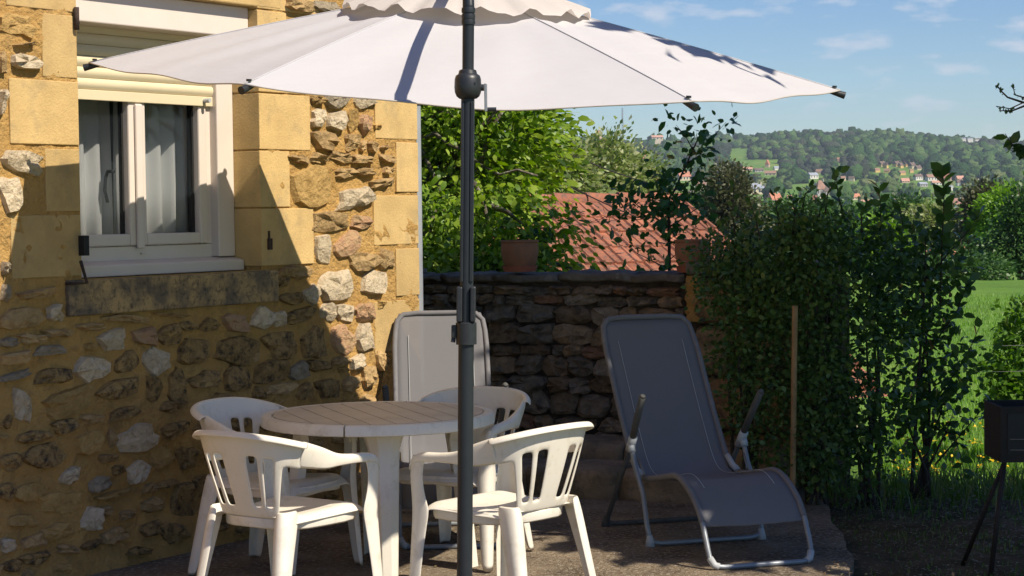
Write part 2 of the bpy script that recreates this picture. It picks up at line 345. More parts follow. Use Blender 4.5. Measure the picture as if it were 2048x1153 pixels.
# end wall, rear and room shell
b = MB()
def quad(b, *ps): b.add(ps, [tuple(range(len(ps)))])
quad(b, hp(-.004, -3.4, 0.0), hp(-.004, 5.2, 0.0), hp(-.004, 5.2, -5), hp(-.004, -3.4, -5))
quad(b, hp(6.5, -.3, 0), hp(6.5, 5.2, 0), hp(6.5, 5.2, -5), hp(6.5, -.3, -5))
quad(b, hp(0, -3.4, -5), hp(0, 5.2, -5), hp(6.5, 5.2, -5), hp(6.5, -3.4, -5))
hchild(b, 'rear_walls', M_mortar)
b = MB()
quad(b, hp(.5, .3, -3.6), hp(.5, 2.9, -3.6), hp(4.2, 2.9, -3.6), hp(4.2, .3, -3.6))
quad(b, hp(.5, .3, -.3), hp(.5, 2.9, -.3), hp(.5, 2.9, -3.6), hp(.5, .3, -3.6))
quad(b, hp(4.2, .3, -.3), hp(4.2, 2.9, -.3), hp(4.2, 2.9, -3.6), hp(4.2, .3, -3.6))
quad(b, hp(.5, .3, -.3), hp(.5, .3, -3.6), hp(4.2, .3, -3.6), hp(4.2, .3, -.3))
quad(b, hp(.5, 2.9, -.3), hp(.5, 2.9, -3.6), hp(4.2, 2.9, -3.6), hp(4.2, 2.9, -.3))
quad(b, hp(.5, .3, -.30), hp(.5, 1.3, -.30), hp(4.2, 1.3, -.30), hp(4.2, .3, -.30))
quad(b, hp(.5, 1.3, -.30), hp(.5, 2.9, -.30), hp(T0 - .06, 2.9, -.30), hp(T0 - .06, 1.3, -.30))
quad(b, hp(T1 + .06, 1.3, -.30), hp(T1 + .06, 2.9, -.30), hp(4.2, 2.9, -.30), hp(4.2, 1.3, -.30))
hchild(b, 'room', M_room)
# roof
b = MB()
b.add([hp(-.3, 5.0, .4), hp(6.8, 5.0, .4), hp(6.8, 7.4, -2.5), hp(-.3, 7.4, -2.5), hp(-.3, 5.0, -5.4), hp(6.8, 5.0, -5.4)],
      [(0, 1, 2, 3), (3, 2, 5, 4), (0, 3, 4), (1, 5, 2), (0, 4, 5, 1)])
hchild(b, 'roof', M_tile)

def block(x0, y0, x1, y1, d1=.006, d0=-.19, snap=None, m=None):
    xm = (x0 + x1) / 2; ym = (y0 + y1) / 2
    ta = on_house(x1, ym)[0]; tb = on_house(x0, ym)[0]; za = on_house(xm, y1)[1]; zb = on_house(xm, y0)[1]
    if snap == 'R': ta, tb = ta, T0 + .003 if False else tb
    g = .004
    if snap == 'winR': tb = T0 - .0005; 
    if snap == 'winL': ta = T1 + .0005
    if snap == 'corner': ta = -.009
    d1 += random.uniform(-.003, .004)
    o = hchild(wbox(ta + (0 if snap == 'corner' else g), tb - g, za + g, zb - g, d0, d1), 'ashlar_block', m or M_ashlar)
    bevel(o, .0035, 2); return o
for q in [(9, -60, 153, 20), (82, 28, 154, 157), (16, 159, 157, 291), (88, 297, 160, 425), (20, 429, 163, 557)]:
    block(*q, snap='winL')
# right hand jamb stones run through the depth of the reveal (t0 face is the jamb itself)
b = MB(); quad(b, hp(T0 - .003, Z0 - .1, -.3), hp(T0 - .003, Z1 + .1, -.3), hp(T0 - .003, Z1 + .1, 0), hp(T0 - .003, Z0 - .1, 0)); hchild(b, 'reveal', M_mortar)
zs = [on_house(545, y)[1] for y in (-40, 22, 105, 187, 301, 416, 533)]
for i, w in enumerate([640, 575, 612, 619, 577, 622]):
    tr = on_house(w, 300)[0]
    o = hchild(wbox(tr, T0 + .003, zs[i + 1] + .004, zs[i] - .004, -.3, .007 + random.uniform(-.002, .003)), 'ashlar_block', M_ashlar); bevel(o, .0035, 2)
for q in [(746, 60, 832, 186), (748, 190, 832, 280), (790, 284, 833, 386), (746, 390, 834, 491), (790, 496, 835, 593), (748, 600, 836, 704), (790, 710, 836, 800), (750, 805, 836, 900), (785, 905, 836, 990), (750, -80, 832, 56)]:
    block(*q, snap='corner')
o = hchild(wbox(T0 - .18, T1 + .2, Z1 - .001, Z1 + .24, -.3, .010), 'lintel', M_ashlar); bevel(o, .008, 2)
ts0, ts1 = 1.231, 2.664
o = hchild(wbox(ts0, ts1, 1.170, 1.331, -.3, .028), 'window_sill', M_sillstone); bevel(o, .008, 2)

# rubble: centre x, centre y, width, height as surveyed on the facade, and kind of stone
RUB = """33 50 62 46 y;45 90 40 8 t;48 124 52 30 w;2 125 16 45 t;2 203 12 50 w;45 325 82 46 w;18 388 44 60 w;7 588 14 34 g;72 588 82 20 t;42 637 80 42 t;108 626 32 34 w
14 685 30 20 g;7 537 12 26 g;62 678 50 20 t;115 667 54 18 t;181 655 50 16 t;94 701 58 20 g;25 718 52 28 t;223 681 54 38 w;286 673 43 32 r;335 670 48 42 d;372 652 32 18 d;250 638 88 14 t;340 631 70 9 t
413 652 40 26 d;469 645 50 36 r;522 637 44 42 w;382 703 52 50 d;472 703 84 58 d;310 722 48 50 w;251 725 52 38 d;180 737 60 54 w;30 752 60 16 g;102 754 62 30 d;236 778 86 42 d;305 778 32 46 d;350 771 36 56 d
407 762 52 34 d;472 756 52 54 d;40 812 32 62 w;12 845 14 26 d;135 805 108 50 y;340 813 40 24 d;182 838 48 18 t;246 826 56 22 d;126 853 50 24 d;63 874 62 24 d;178 886 56 42 y;220 876 10 36 t;274 878 74 56 w
346 860 60 26 d;215 917 34 16 t;86 911 74 46 d;18 926 38 32 d;370 916 36 44 d;322 918 44 46 y;272 945 38 46 w;137 952 34 32 w;200 968 46 32 g;233 941 24 22 d;334 968 44 16 d;296 977 30 18 t;225 989 62 14 y
364 998 50 66 d;302 1010 46 30 t;120 1005 78 42 y;58 985 60 34 y;10 985 34 38 d;177 1040 44 42 w;245 1030 24 20 t;205 1021 22 15 t;108 1062 66 26 y;58 1082 44 24 t;5 1090 20 30 w;215 1070 50 24 t;293 1056 36 28 d
335 1065 46 40 d;125 1098 36 18 t;60 1115 58 22 d;40 1042 58 22 y;265 1100 44 16 d;12 1130 32 20 d;170 1090 30 16 d
597 10 52 26 t;651 16 46 24 g;722 6 40 20 t;690 40 40 24 t;640 60 50 26 y;669 198 48 34 g;630 200 26 18 d;724 201 38 34 w;635 236 29 34 w;671 242 32 37 w;703 241 24 44 y;728 249 24 36 r;646 281 52 35 t;700 287 25 32 t
722 293 13 20 t;743 294 19 22 t;763 296 10 10 t;677 314 46 22 t;597 319 40 16 t;635 317 32 18 t;722 319 44 17 t;772 317 34 15 t;690 346 40 20 t;729 344 32 17 t;771 341 14 14 t;763 367 42 19 t;622 376 88 80 y;706 398 66 46 w
657 444 70 36 t;718 446 38 30 r;643 497 28 58 w;690 490 54 44 r;723 523 60 34 t;771 520 32 36 t;592 544 62 26 t;671 570 66 60 w;747 566 52 48 w;621 590 34 36 w;564 556 26 40 d;580 597 50 24 d;653 624 26 36 w;687 625 38 36 w
727 624 40 34 r;595 633 50 28 d;555 639 20 32 w;683 680 40 54 r;728 673 32 52 w;626 687 46 56 d;560 689 60 52 d;714 724 30 32 w;678 722 34 16 t;637 732 48 22 d;596 742 36 38 g;538 746 66 44 d;735 752 26 38 t;505 712 22 20 t
700 768 36 32 t;655 776 46 36 d;560 776 62 22 t;607 784 28 32 d;515 786 26 24 d;440 800 40 26 d;735 800 26 22 t;690 812 30 20 y;640 820 40 26 d;590 830 44 26 d;540 845 48 30 d;470 845 50 32 d;410 850 44 26 d;430 905 46 40 d
500 905 40 40 d;560 890 48 34 d;620 880 40 36 d;680 870 40 34 t;735 850 30 46 t;715 905 34 42 t;650 930 44 40 d;590 945 50 34 d;520 960 46 36 d;450 965 50 34 d;400 970 30 40 d;440 1015 56 30 d;510 1010 46 34 d;580 995 44 32 d
640 985 40 30 d;700 965 44 34 t;745 930 30 60 y;420 1050 44 26 d;480 1050 40 22 d;550 1035 40 22 d;760 720 18 40 t;-40 640 50 40 d;-40 720 46 34 w;-45 800 50 40 d;-40 900 50 36 t;-40 1000 46 34 d;-40 560 40 30 t;-40 120 50 40 y;-40 220 44 36 w"""
def stone_mesh(w, h, p, seed, K=11, sq=0.5, emb=.012, rag=.13, wob=1.0, rings_=((1.0, None), (.88, .75), (.55, 1.0))):
    """irregular stone lying in the x,z plane, proud towards +y"""
    r = random.Random(seed); ph = [r.uniform(0, 6.28) for _ in range(4)]; sh = r.uniform(-.25, .25)
    def rad(a):
        c, s_ = abs(math.cos(a)), abs(math.sin(a)); e = 2 + 4 * sq
        base = (c ** e + s_ ** e) ** (-1 / e)
        return base * (1 + wob * (.08 * math.sin(2 * a + ph[0]) + .09 * math.sin(3 * a + ph[1]) + .06 * math.sin(4 * a + ph[2])))
    jr = [1 + r.uniform(-rag, rag) for _ in range(K)]; ja = [r.uniform(-.3, .3) for _ in range(K)]
    tilt = (r.uniform(-.5, .5), r.uniform(-.5, .5)); rings = []
    for k, (sca, y) in enumerate(rings_):
        ring = []
        for j in range(K):
            a = 2 * math.pi * (j + ja[j]) / K; q = rad(a) * sca * (jr[j] if k < 2 else 1) * (1 + r.uniform(-.05, .05) * (k > 0))
            X, Z = q * w / 2 * math.cos(a), q * h / 2 * math.sin(a)
            yy = -emb if y is None else p * y * (1 + tilt[0] * X / w * 2 + tilt[1] * Z / h * 2 + r.uniform(-.4, .4))
            ring.append((X + sh * Z, yy, Z))
        rings.append(ring)
    v = [p_ for rg in rings for p_ in rg] + [(0, p * r.uniform(.8, 1.2), 0)]; f = []
    for i in range(2):
        for j in range(K):
            a = i * K + j; b_ = i * K + (j + 1) % K; f.append((a, a + K, b_ + K, b_))
    for j in range(K): f.append((2 * K + j, 3 * K, 2 * K + (j + 1) % K))
    return v, f
HROT = math.atan2(HN.y, HN.x) - math.pi / 2      # local +y -> wall normal
placed = []
for ln in RUB.replace('\n', ';').split(';'):
    if not ln.strip(): continue
    x, y, w, h, k = ln.split(); x, y, w, h = float(x), float(y), float(w), float(h)
    ta, _ = on_house(x - w / 2, y); tb, _ = on_house(x + w / 2, y); _, za = on_house(x, y + h / 2); _, zb = on_house(x, y - h / 2)
    tc_, zc = (ta + tb) / 2, (za + zb) / 2
    if zb < .02: continue
    placed.append((tc_, zc, abs(ta - tb), zb - za, k))
r2 = random.Random(5)
for _ in range(1500):     # small packing stones in the gaps
    t = r2.uniform(.1, 3.3); z = r2.uniform(.06, 2.9); w = r2.uniform(.05, .13); h = w * r2.uniform(.4, .8)
    if r2.random() < .25: continue
    if T0 - .42 < t < T1 + .5 and Z0 - .24 < z < Z1 + .3 or t < .34: continue
    if any(abs(t - a) < (w + c) * .54 and abs(z - b_) < (h + d_) * .56 for a, b_, c, d_, _k in placed): continue
    placed.append((t, z, w, h, r2.choice('dtyyy')))
    if len(placed) > 292: break
for i, (t, z, w, h, k) in enumerate(placed):
    v, f = stone_mesh(w * 1.08, h * 1.08, (.026 if k != 'y' else .018) + .010 * random.random(), 100 + i, sq=random.uniform(.1, 1.0), rag=.16)
    mb = MB(); mb.add(v, f); o = mb.build('rubble_stone', ST[k], house, True, 28)
    base = (.35 - z) * .12 if z < .35 else 0
    o.location = hp(t, z, base) - HO; o.rotation_euler = (0, random.uniform(-.12, .12), HROT)

# window
win = empty('window'); win.parent = house
def wpart(mb, name, m, parent=None, bev=0.004):
    o = hchild(mb, name, m, parent or win)
    if bev: bevel(o, bev, 2)
    return o
DW = -.215
def tx(x, y=330, d=DW): return on_house(x, y, d)[0]
def zy(x, y, d=DW): return on_house(x, y, d)[1]
zfb = 1.418; zft = Z1
tR0, tR1 = T0 + .06, T0 + .13
wpart(wbox(T0 + .10, T1 + .02, zfb - .02, zfb + .052, -.29, DW), 'frame_rail', M_pvc)
wpart(wbox(T0 + .10, T1 + .02, Z1 - .16, Z1, -.29, DW), 'frame_rail', M_pvc)
wpart(wbox(T0 + .115, T0 + .16, zfb + .053, Z1 - .161, -.29, DW), 'frame_stile', M_pvc)
wpart(wbox(T1 - .03, T1 + .02, zfb + .053, Z1 - .161, -.29, DW), 'frame_stile', M_pvc)
tm = tx(272); tma, tmb = tx(291), tx(253)
tmid = (tma + tmb) / 2
gl = []
for (a, c) in ((T0 + .162, tmid - .001), (tmid + .001, T1 - .032)):
    sash = empty('sash'); sash.parent = win
    z0, z1 = zfb + .055, Z1 - .163; wv = .056; d0, d1 = -.275, DW + .012
    for (p, q, r_, s_) in ((a, a + wv, z0, z1), (c - wv, c, z0, z1), (a + wv + .0005, c - wv - .0005, z0, z0 + wv), (a + wv + .0005, c - wv - .0005, z1 - wv, z1)):
        wpart(wbox(p, q, r_, s_, d0, d1), 'sash_bar', M_pvc, sash, .008)
    for (p, q, r_, s_) in ((a + wv - .001, a + wv + .012, z0 + wv, z1 - wv), (c - wv - .012, c - wv + .001, z0 + wv, z1 - wv)):
        wpart(wbox(p, q, r_, s_, -.262, -.240), 'gasket', M_rubber, sash, 0)
    wpart(wbox(a + wv, c - wv, z0 + wv, z1 - wv, -.256, -.250), 'pane', M_glass, sash, 0)
astr = wpart(wbox(tmid - .024, tmid + .024, zfb + .04, 2.152, DW + .0125, DW + .03), 'astragal', M_pvc, bev=.008)
hd = MB(); hd.tube([hp(tmid + .075, 1.83, -.285), hp(tmid + .085, 1.83, -.32), hp(tmid + .085, 1.80, -.335), hp(tmid + .092, 1.74, -.335), hp(tmid + .085, 1.68, -.325)], .009, 6)
hchild(hd, 'handle', M_rubber, win, True)
for t in (tx(430, 500), tx(285, 500)):
    wpart(wbox(t - .018, t + .018, zfb + .012, zfb + .020, DW, DW + .012), 'drain_cap', M_pvc, bev=.002)
sl_ = MB(); prof = [(-.215, 1.405), (-.125, 1.392), (-.105, 1.385), (-.105, 1.334), (-.215, 1.334)]
sl_.loft([[hp(T0 + .006, z, d) for d, z in prof], [hp(T1 - .002, z, d) for d, z in prof]])
wpart(sl_, 'pvc_sill', M_pvc, bev=.005)
# roller shutter
rs = empty('roller_shutter'); rs.parent = house
wpart(wbox(T0 + .006, T1 - .004, 2.500, Z1 - .002, -.28, -.05), 'shutter_box', M_pvc, rs, .006)
wpart(wbox(T0 + .004, T0 + .125, 1.405, 2.499, -.235, -.165), 'guide_rail', M_pvc, rs, .006)
wpart(wbox(T1 - .03, T1 - .004, 1.405, 2.499, -.235, -.165), 'guide_rail', M_pvc, rs, .006)
z = 2.160; sh = .052; k = 0
ba = wbox(T0 + .126, T1 - .031, 2.158, 2.206, -.207, -.190); wpart(ba, 'bottom_bar', M_slat, rs, .003)
z = 2.207
while z < 2.50:
    s = MB(); pr_ = [(-.205, 0), (-.196, .002), (-.187, .014), (-.184, .028), (-.187, .042), (-.196, .0515), (-.205, .0515)]
    s.loft([[hp(T0 + .126, z + q, d) for d, q in pr_], [hp(T1 - .031, z + q, d) for d, q in pr_]])
    hchild(s, 'shutter_slat', M_slat, rs, True, 40); z += sh
for t in (T0 + .19, T1 - .05):
    s = MB(); s.tube([hp(t, 2.185, -.192), hp(t, 2.185, -.150)], .011, 8); hchild(s, 'stop_peg', M_clamp, rs, True, 40)
# old iron shutter hardware
def iron(pts, r_, name): 
    s = MB(); s.tube([hp(*p) for p in pts], r_, 6); return hchild(s, name, M_iron, house, True)
t, z = on_house(147, 38); iron([(t, z - .05, .02), (t, z + .05, .02)], .013, 'hinge_pin'); iron([(t, z - .02, -.05), (t, z - .02, .03)], .010, 'hinge_pin')
t, z = on_house(160, 494); hchild(wbox(t - .018, t + .014, z - .04, z + .05, .0, .04), 'hinge_pin', M_rubber)
t, z = on_house(148, 560); iron([(t + .05, z - .015, .0), (t + .05, z - .015, .045), (t - .03, z - .015, .05), (t + .01, z + .085, .055)], .008, 'shutter_hook')
t, z = on_house(535, 482); hchild(wbox(t - .014, t + .014, z - .045, z + .012, .0, .022), 'shutter_catch', M_iron); hchild(wbox(t - .006, t + .008, z + .012, z + .05, .0, .014), 'shutter_catch', M_iron)
# downpipe round the corner
dp = empty('downpipe'); dp.parent = house
s = MB(); s.tube([hp(-.072, -3, -.06), hp(-.072, 5.1, -.06)], .036, 12); hchild(s, 'pipe', M_zinc, dp, True, 40)
for z in (.5, 2.22):
    s = MB(); s.tube([hp(-.072, z, -.06), hp(-.072, z + .03, -.06)], .042, 12); hchild(s, 'bracket', M_iron, dp, True, 40)

# curtains hanging behind the panes
def curtain(t0, t1, label, ph):
    V = []; n_ = 60
    for z in (1.30, 1.75, 2.2, 2.6):
        for i in range(n_):
            u = i / (n_ - 1); V.append(hp(t0 + (t1 - t0) * u, z, -.40 + .028 * math.sin(u * (t1 - t0) * 62 + ph) + .012 * math.sin(u * 41 + z * 2)))
    F_ = [(r_ * n_ + i, r_ * n_ + i + 1, (r_ + 1) * n_ + i + 1, (r_ + 1) * n_ + i) for r_ in range(3) for i in range(n_ - 1)]
    b = MB(); b.add(V, F_); o = b.build('curtain', M_curtain, smooth=True)
    so_ = o.modifiers.new('thickness', 'SOLIDIFY'); so_.thickness = .002
    return tag(o, label, 'curtain', 'window curtains')
curtain(T0 + .10, tmid - .05, 'pale voile curtain behind the right window pane', 0)
curtain(tmid + .0, T1 + .05, 'pale voile curtain behind the left window pane', 2)

# ------------------------------------------------------------------ dry stone wall, pillar, steps
QO = Vector((.54, 11.5, 0)); QD = Vector((.9, -.436, 0)).normalized(); QN = Vector((QD.y, -QD.x, 0))   # QN faces the camera
def qp(s, z, d=0): return QO + QD * s + QN * d + Vector((0, 0, z))
def on_wall(x, y, d=0):
    r = Vector(ray(x, y)); c = Vector(CAM); k = (QO + QN * d - c).dot(QN) / r.dot(QN); p = c + r * k
    return (p - QO).dot(QD), p.z
QROT = math.atan2(QN.y, QN.x) - math.pi / 2
gw = empty('garden_wall', QO); tag(gw, 'dry stone garden wall of brown stones with slab coping behind the loungers', 'wall')
def qchild(mb, name, m, parent=None, smooth=False):
    mb.v = [tuple(Vector(v) - QO) for v in mb.v]; return mb.build(name, m, parent or gw, smooth)
def qbox(s0, s1, z0, z1, d0, d1):
    b = MB(); P = [qp(s, z, d) for d in (d0, d1) for z in (z0, z1) for s in (s0, s1)]
    b.add(P, [(0, 2, 3, 1), (4, 5, 7, 6), (0, 1, 5, 4), (2, 6, 7, 3), (0, 4, 6, 2), (1, 3, 7, 5)]); return b
def rough(s0, s1, z0, z1, d0, d1, amp=.012, cuts=5, seed=0):
    bm = bmesh.new(); bmesh.ops.create_cube(bm, size=1.0); bmesh.ops.subdivide_edges(bm, edges=bm.edges[:], cuts=cuts, use_grid_fill=True)
    b = MB(); vs = []
    for v in bm.verts:
        x, y, z = v.co; e = 1 - .10 * max(0, (abs(z) * 2) ** 6 * (abs(y) * 2) ** 6)
        ps, pz, pd = (s0 + s1) / 2 + x * (s1 - s0), (z0 + z1) / 2 + z * e * (z1 - z0), (d0 + d1) / 2 + y * e * (d1 - d0)
        q = Vector((ps * 9, pz * 9 + seed, pd * 9)); n1 = mnoise.noise_vector(q) * amp + mnoise.noise_vector(q * 2.7) * amp * .5
        vs.append(qp(ps + n1.x * .6, pz + n1.z, pd + n1.y))
    b.add(vs, [tuple(v.index for v in f.verts) for f in bm.faces]); bm.free()
    return b
SL, SR = -1.75, on_wall(1366, 620)[0]
ztop = 1.225
qchild(qbox(SL, SR + .9, -3.3, ztop - .03, -.40, -.035), 'core', M_joint)
r3 = random.Random(11); z = .02; row = 0
heights = [.115, .13, .09, .14, .10, .12, .075, .13, .11, .065, .055, .10]
for hh in heights:
    if z + hh > ztop - .06: hh = ztop - .06 - z
    if hh < .04: break
    s = SL + r3.uniform(0, .1)
    while s < SR - .04:
        w = min(r3.uniform(.10, .30) * (.8 if hh < .08 else 1), SR + .01 - s)
        if w < .05: break
        parts = [(0, hh)]
        if hh > .11 and w < .16 and r3.random() < .5:
            k = r3.uniform(.4, .6); parts = [(0, hh * k), (hh * k, hh)]
        for (a, c) in parts:
            dz = r3.uniform(-.008, .008); q = c - a
            v, f = stone_mesh(w * 1.03, q * 1.06, .045 + .03 * r3.random(), r3.randint(0, 99999), K=12, sq=r3.uniform(.9, 2.6), emb=.05, rag=.07, wob=.45, rings_=((1.0, None), (.93, .75), (.66, 1.0)))
            mb = MB(); mb.add(v, f); o = mb.build('wall_stone', r3.choice([M_dry[0], M_dry[0], M_dry[1], M_dry[1], M_dry[2]] if hh < .1 else [M_dry[0], M_dry[1]]), gw, True, 28)
            o.location = qp(s + w / 2, z + (a + c) / 2 + dz, -.04) - QO; o.rotation_euler = (0, r3.uniform(-.06, .06), QROT)
        s += w
    z += hh
s = SL
while s < SR + .05:
    w = r3.uniform(.28, .55); b = rough(s + .004, min(s + w, SR + .02) - .004, ztop - .06 + r3.uniform(-.012, .012), ztop + r3.uniform(-.014, .010), -.42, .03 + r3.uniform(-.03, .025), .02, 6, s)
    o = qchild(b, 'coping_slab', M_coping, None, True); s += w
# pillar of larger squared blocks at the right end, with a mortar seam
pil = empty('stone_pillar', QO); tag(pil, 'dark pillar of large squared stone blocks at the end of the garden wall', 'pillar')
zz = [0, .30, .62, .93, 1.22]
for i in range(4):
    cut = SR + .10 + (.34 if i % 2 else .52)
    for (a, c) in ((SR + .10, cut), (cut + .012, SR + .86)):
        o = qchild(rough(a, c, zz[i] + .006, zz[i + 1] - .006, -.40, .07 + random.uniform(-.01, .012), .012, 6, i), 'pillar_block', M_dry[0] if i != 2 else M_dry[1], pil, True)
o = qchild(qbox(SR + .05, SR + .9, 1.226, 1.30, -.44, .10), 'pillar_cap', M_coping, pil); bevel(o, .02, 3)
seam = MB(); rows = []
for i in range(14):
    z = .95 + .27 * i / 13
    rows.append([qp(SR + .02 + .015 * math.sin(i * 1.7), z, .0), qp(SR + .04, z, .05 + .012 * math.sin(i * 2.3)), qp(SR + .085, z, .075 + .01 * math.sin(i * 1.3)), qp(SR + .125 + .02 * math.sin(i * 2.1), z, .085)])
seam.loft(rows, False, False); qchild(seam, 'mortar_seam', M_mortar, pil, True)

steps = empty('stone_steps', QO); tag(steps, 'two low worn stone steps along the foot of the garden wall', 'steps')
def stepblocks(z0, z1, dfront, dback, m, cuts):
    for a, c in zip(cuts[:-1], cuts[1:]):
        o = qchild(rough(a + .003, c - .003, z0, z1 + random.uniform(-.006, .006), dback, dfront + random.uniform(-.02, .02), .014, 6, a), 'step_slab', m, steps, True)
M_step = pm('worn_step_stone', (0.34, 0.255, 0.165), (0.20, 0.155, 0.105), 6, 0.95, 0.8, 45, 0.012, c3=(0.13, 0.11, 0.075), c3s=10, c3t=(0.5, 0.7), spec=0.1)
stepblocks(-.05, .16, .86, .40, M_step, [-1.2, -.6, -.1, .45, .95, 1.25])
stepblocks(-.05, .255, .398, .0, M_step, [-1.2, -.75, -.2, .3, .8, 1.25])

def interp_path(keys, n_):
    """keys: list of tuples, first value is the parameter; Catmull-Rom in between"""
    K_ = np.array(keys, float); t = np.linspace(K_[0, 0], K_[-1, 0], n_); out_ = []
    for u in t:
        i = min(max(np.searchsorted(K_[:, 0], u) - 1, 0), len(K_) - 2)
        p0 = K_[max(i - 1, 0)]; p1 = K_[i]; p2 = K_[i + 1]; p3 = K_[min(i + 2, len(K_) - 1)]
        f_ = (u - p1[0]) / (p2[0] - p1[0]); m1 = (p2 - p0) / 2; m2 = (p3 - p1) / 2
        out_.append((2 * f_ ** 3 - 3 * f_ ** 2 + 1) * p1 + (f_ ** 3 - 2 * f_ ** 2 + f_) * m1 + (-2 * f_ ** 3 + 3 * f_ ** 2) * p2 + (f_ ** 3 - f_ ** 2) * m2)
    return np.array(out_)

# ------------------------------------------------------------------ cantilever parasol
PX, PYY = -.160, 6.64
um = empty('parasol', (PX, PYY, 0)); tag(um, 'large white cantilever parasol on an anthracite pole shading the table', 'parasol')
UO = Vector((PX, PYY, 0))
def uchild(mb, name, m, parent=None, smooth=False, angle=None):
    mb.v = [tuple(Vector(v) - UO) for v in mb.v]; return mb.build(name, m, parent or um, smooth, angle)
def pole_at(z):
    x = np.interp(z, [0, 2.36], [-.186, -.139]); return Vector((x, PYY, z))
b = MB(); b.tube([pole_at(z) for z in (0.05, .7, 1.222)], .0275, 20); uchild(b, 'lower_pole', M_pole, None, True, 40)
b = MB(); b.tube([pole_at(z) for z in (1.222, 1.6, 2.012)], .0238, 20); uchild(b, 'upper_pole', M_pole, None, True, 40)
# guide rail with a channel on the front of the pole
def rail(x0, x1, y0, y1, z0, z1):
    b = MB(); P = []
    for z in (z0, z1):
        c = pole_at(z); P += [(c.x + x0, c.y + y0, z), (c.x + x1, c.y + y0, z), (c.x + x1, c.y + y1, z), (c.x + x0, c.y + y1, z)]
    return b.add(P, [(0, 3, 2, 1), (4, 5, 6, 7), (0, 1, 5, 4), (1, 2, 6, 5), (2, 3, 7, 6), (3, 0, 4, 7)])
for x0, x1, y0 in ((-.0215, -.012, -.026), (.010, .0225, -.026)):
    bevel(uchild(rail(x0, x1, y0, -.006, 1.375, 2.002), 'guide_rail', M_pole), .002)
uchild(rail(-.0118, .0098, -.0185, -.012, 1.264, 2.000), 'rail_slot', M_black)
# slider grip with open slot, collar and side catch
for x0, x1 in ((-.034, -.014), (.014, .032)):
    bevel(uchild(rail(x0, x1, -.036, .030, 1.236, 1.358), 'slider_cheek', M_black), .004)
bevel(uchild(rail(-.0138, .0138, .018, .031, 1.236, 1.358), 'slider_cheek', M_black), .004)
b = MB(); c = pole_at(1.198); b.lathe([(.028, -.042), (.036, -.042), (.0365, .033), (.033, .036), (.024, .036)], 24, c); uchild(b, 'slider_collar', M_black, None, True, 40)
bevel(uchild(rail(-.052, -.034, -.014, .014, 1.178, 1.224), 'slider_catch', M_black), .004)
b = MB(); b.tube([pole_at(1.170) + Vector((-.043, 0, .014)), pole_at(1.170) + Vector((-.046, -.004, -.006))], .008, 8); uchild(b, 'slider_catch', M_black, None, True, 40)
# crank housing
hz = 2.053; b = MB(); c = pole_at(hz)
prof = [(.022, .062), (.030, .058), (.033, .046), (.042, .040), (.046, .028), (.0475, .0), (.046, -.018), (.040, -.032), (.030, -.040), (.018, -.042)]
b.lathe([(r_, z) for r_, z in prof[::-1]], 28, c); uchild(b, 'crank_housing', M_black, None, True, 40)
for dx in (-.026, .024):
    b = MB(); y = -math.sqrt(.0475 ** 2 - dx ** 2); b.tube([c + Vector((dx, y + .004, .01)), c + Vector((dx * 1.02, y - .0012, .01))], .0042, 10); uchild(b, 'screw_hole', M_rubber, None, True, 40)
b = MB(); b.tube([c + Vector((.044, 0, -.002)), c + Vector((.056, 0, -.002))], .012, 10); uchild(b, 'crank_axle', M_black, None, True, 40)
b = MB(); b.box(c.x + .0565, c.x + .067, c.y - .008, c.y + .008, c.z - .085, c.z + .012); ck = uchild(b, 'crank_arm', M_crank); bevel(ck, .002)
b = MB(); b.tube([c + Vector((.060, 0, -.078)), c + Vector((.098, 0, -.078))], .0075, 10); uchild(b, 'crank_knob', M_black, None, True, 40)
# top section with two collars, then the arching arm to the hub
tipL, tipR, tipFL, tipFR = at(178, 126, 8.05), at(1680, 181, 8.05), at(490, 169, 6.80), at(1385, 203, 6.80)
cen = (tipL + tipR) / 2; tipBR = cen * 2 - tipFL; tipBL = cen * 2 - tipFR
tips = [tipFL, tipFR, tipR, tipBR, tipBL, tipL]
nrm = (tipR - tipL).cross(tipBL - tipFR).normalized()
if nrm.z < 0: nrm = -nrm
apex = cen + nrm * .375
b = MB(); b.tube([pole_at(2.09), pole_at(2.2), pole_at(2.335)], .0205, 20); uchild(b, 'top_pole', M_pole, None, True, 40)
for z in (2.278, 2.297, 2.319):
    b = MB(); c = pole_at(z); b.lathe([(.019, -.010), (.0235, -.009), (.0245, .0), (.0235, .009), (.019, .010)], 20, c); uchild(b, 'collar', M_black, None, True, 40)
a3 = apex + Vector((0, 0, .11))
ak = interp_path([(0, pole_at(2.33).x, PYY, 2.33), (.06, -.140, PYY + .012, 2.362), (.14, -.143, 6.76, 2.392), (.3, -.147, 6.966, 2.455), (.45, -.152, 7.168, 2.514), (.6, -.156, 7.36, 2.562), (.8, -.162, 7.62, 2.614), (1, a3.x, a3.y, a3.z)], 24)
arm = [Vector(k[1:]) for k in ak]
b = MB(); b.tube(arm, .0205, 16); uchild(b, 'arm', M_pole, None, True, 40)
b = MB(); b.tube([a3 + Vector((0, 0, .03)), apex - nrm * .02], .022, 12); uchild(b, 'hanger', M_black, None, True, 40)
b = MB(); b.tube([apex - nrm * .02, apex - nrm * .10], .05, 14); uchild(b, 'hub', M_black, None, True, 40)
